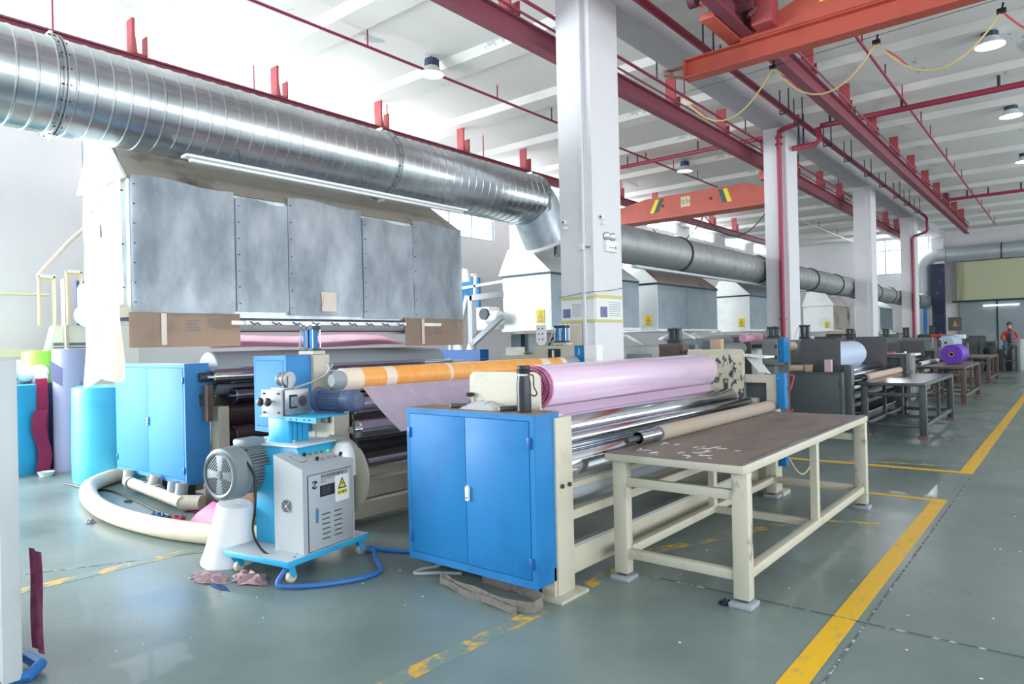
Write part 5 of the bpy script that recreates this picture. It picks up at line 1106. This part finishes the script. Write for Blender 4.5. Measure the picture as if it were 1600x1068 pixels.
# clutter rows seen under the far hoods
random.seed(11)
for k, (y, x0, x1, z0, z1, m, lb) in enumerate(((10.4, -7.4, -6.8, 1.2, 1.6, 'cream', 'cream machine block under the second hood'), (11.8, -7.2, -6.3, .9, 1.5, 'galv_grey', 'grey machine block under the second hood'),
        (14.5, -7.4, -6.2, .9, 1.62, 'galv_grey', 'grey machine block under the third hood'), (16.6, -7.6, -6.4, 1.0, 1.7, 'cream', 'cream machine block behind the third hood'), (19.5, -7.4, -5.8, .9, 1.62, 'galv_white', 'pale machine block under the fourth hood'),
        (23, -7.4, -5.6, .9, 1.6, 'cab_dark', 'dark machine block beyond the fourth hood'), (27.2, -7.2, -5.6, .9, 1.7, 'wood', 'brown machine block under the fifth hood'), (30, -7, -5.6, .9, 1.7, 'galv_white', 'pale machine block beyond the fifth hood'), (34.5, -7, -5.5, .9, 1.7, 'box_grey', 'grey machine block under the sixth hood'))):
    t = T('laminating_machine', lb, 'machine', ((x0+x1)/2, y, 0)); B().box(x0, x1, y, y+1.2, .1, z1, .01).out('housing', m, t)
    B().cyl((x1+.15, y-.3, z1-.25), (x1+.15, y+1.25, z1-.25), .14, 24).out('roller', 'chrome_dark' if k % 2 else 'grey_roll', t)
    B().box(x1-.1, x1+.4, y-.35, y-.3, .1, z1-.05).out('side_frame', 'box_grey', t)
    B().bar((x0, y-.2, z1), (x0+.5, y-.2, z1+.22), .05).bar((x0+.5, y-.2, z1+.22), (x0+.9, y-.2, z1), .05).out('strut', 'machined', t)
# ================================================================ end wall
t = T('roller_shutter', 'grey sliding door on the end wall', 'door', (-2, 39.9, 0)); B().box(-4.35, 4, 39.8, 39.9, 0, 5.1).out('leaf', 'shutter', t)
b = B()
for x in (-2.85, -.6): b.box(x-.03, x+.03, 39.77, 39.8, 0, 5.1)
b.out('post', 'dark_steel', t)
B().box(-4.4, 4, 39.4, 39.45, 3.2, 5.05).out('curtain', 'curtain', label='olive roll-down curtain on the end wall', cat='curtain')
B().grid([[(-4.4+.3*i/4, 39.35+.03*math.sin(i*2+j), 5.05-1.85*j/6) for i in range(5)] for j in range(7)], .02).out('curtain', 'curtain_pale', label='pale side curtain strip on the end wall', cat='curtain', ang=60)
B().cyl((-4.6, 39.3, 3.15), (4, 39.3, 3.15), .04, 10).out('curtain_bar', 'dark_steel', label='dark bar along the curtain foot', cat='bar')
B().box(-5.35, -4.86, 38.6, 39.2, 0, 5.0).out('pillar', 'navy_pillar', label='dark navy peeling pillar at the end wall corner', cat='pillar')
t = T('wall_sign', 'small framed yellow sign on the end wall', 'sign', (-4.6, 38.9, 1.8)); B().box(-4.75, -4.2, 39.0, 39.04, 1.75, 2.4).out('board', 'notice', t); B().prism([(-4.58, 1.95), (-4.36, 1.95), (-4.47, 2.25)], 'y', 38.98, 39.0).out('symbol', 'copper', t)
B().box(-5.7, -5.55, 38.4, 38.5, 0, 3.5).out('board', 'blue_pale', label='thin blue strip behind the fourth column', cat='board')
t = T('light_batten', 'white light strip on the grey end door', 'lamp', (-2.5, 39.7, 2.9)); B().box(-3.4, -2.0, 39.7, 39.76, 2.88, 2.95).out('tube', 'lamp_off', t)
# clutter before the end wall
random.seed(21)
for k in range(12):
    x = -4.4+.26*k; h = random.uniform(.9, 1.35); m = random.choice(['cab_dark', 'box_grey', 'iron_rust', 'blue_dark', 'cab_dark', 'galv_white'])
    B().box(x, x+.24, 35.2+.3*(k % 3), 35.6+.3*(k % 3), 0, h, .01).out('crate', m, label='%s crate in the far row before the end wall' % ['leftmost dark', 'second', 'third', 'fourth', 'fifth', 'sixth', 'seventh', 'eighth', 'ninth', 'tenth', 'eleventh', 'rightmost'][k], cat='crate', group='far row of boxes before the end wall')
for k, (x, y, z, m) in enumerate(((-4.1, 30.5, 1.55, 'safety_orange'), (-3.7, 30.2, 1.5, 'cable_red'), (-3.4, 30.6, 1.52, 'white'))):
    B().box(x-.2, x+.2, y, y+.3, z-.12, z+.05, .03).out('carton', m, label=['orange carton on the far winder', 'red carton on the far winder', 'white carton on the far winder'][k], cat='box')
t = T('stool', 'dark stool with thin legs below the person in orange', 'stool', (-2.0, 34.0, 0))
B().box(-2.3, -1.8, 33.8, 34.3, 1.02, 1.07).out('seat', 'cab_dark', t)
for x in (-2.25, -1.85):
    for y in (33.85, 34.25): B().box(x-.03, x+.03, y-.03, y+.03, 0, 1.02).out('leg', 'iron', t)
B().box(-2.25, -1.85, 33.83, 33.87, .45, .5).out('stretcher', 'iron', t)
# ================================================================ person
def skin(name, joints, edges, m, par, lv=2):
    me = bpy.data.meshes.new(name); me.from_pydata([j[:3] for j in joints], edges, []); o = bpy.data.objects.new(name, me); C.objects.link(o)
    md = o.modifiers.new('skin', 'SKIN'); md.use_smooth_shade = True
    for v, j in zip(me.skin_vertices[0].data, joints): v.radius = (j[3], j[4] if len(j) > 4 else j[3])
    me.skin_vertices[0].data[0].use_root = True
    s = o.modifiers.new('sub', 'SUBSURF'); s.levels = lv; s.render_levels = lv
    me.materials.append(MT[m]); o.parent = par; return o
ps = T('person', 'person in orange-red top, grey trousers and face mask sitting on a stool', 'person', (-2.05, 34.05, 1.07))
# local coordinates: sits facing the camera (-y), right knee raised
skin('body', [(0, 0, .12, .15, .13), (0, -.02, .32, .14, .10), (0, -.04, .52, .17, .11), (0, -.05, .60, .06), (0, -.07, .68, .05), (0, -.09, .76, .075, .09), (0, -.08, .86, .085, .095),
              (-.19, -.05, .54, .055), (-.27, -.16, .30, .045), (-.16, -.34, .22, .035), (-.10, -.40, .22, .03), (.19, -.05, .54, .055), (.28, -.14, .30, .045), (.16, -.32, .20, .035), (.10, -.38, .20, .03)],
     [(0, 1), (1, 2), (2, 3), (3, 4), (4, 5), (5, 6), (2, 7), (7, 8), (8, 9), (9, 10), (2, 11), (11, 12), (12, 13), (13, 14)], 'safety_orange', ps)
skin('trousers', [(0, 0, .08, .16, .13), (-.10, -.08, .08, .10), (-.12, -.42, .16, .075), (-.12, -.46, -.28, .05), (-.12, -.52, -.36, .045), (.10, -.10, .12, .11), (.06, -.30, .56, .09), (.10, -.42, .06, .06), (.10, -.50, .0, .045)],
     [(0, 1), (1, 2), (2, 3), (3, 4), (0, 5), (5, 6), (6, 7), (7, 8)], 'denim', ps)
B().ball((0, -.10, .81), .098, 20, (.86, .98, 1.18)).box(-.01, .01, -.21, -.19, .79, .82, .004).ball((-.088, -.09, .81), .022, 8, (.5, 1, 1.3)).ball((.088, -.09, .81), .022, 8, (.5, 1, 1.3)).out('head', 'skin', ps, local=True, ang=80)
B().ball((0, -.075, .85), .104, 18, (.92, 1.0, 1.02)).out('hair', 'hair', ps, local=True, ang=80)
B().ball((-.033, -.193, .835), .011, 8).ball((.033, -.193, .835), .011, 8).out('eyes', 'ink', ps, local=True)
B().ball((0, -.15, .755), .07, 14, (.95, .85, .8)).out('face_mask', 'mask', ps, local=True, ang=80)
for sx in (-1, 1):
    b = B().box(sx*.10-.03, sx*.10+.03, -.44, -.37, .19, .22, .01)
    for k in range(4): b.tube([(sx*.10-.024+.016*k, -.43, .205), (sx*.10-.024+.016*k, -.475-.004*(k % 2), .20), (sx*.10-.024+.016*k, -.49, .185)], [.009, .008, .006], 6)
    b.tube([(sx*.07, -.39, .205), (sx*.05, -.42, .205), (sx*.045, -.45, .20)], [.01, .009, .007], 6)
    b.out('hand', 'skin', ps, local=True)
for x, z, y in ((-.12, -.40, -.56), (.10, -.08, -.52)): B().box(x-.045, x+.045, y-.12, y+.1, z-.05, z+.03, .02).out('shoe', 'black', ps, local=True)
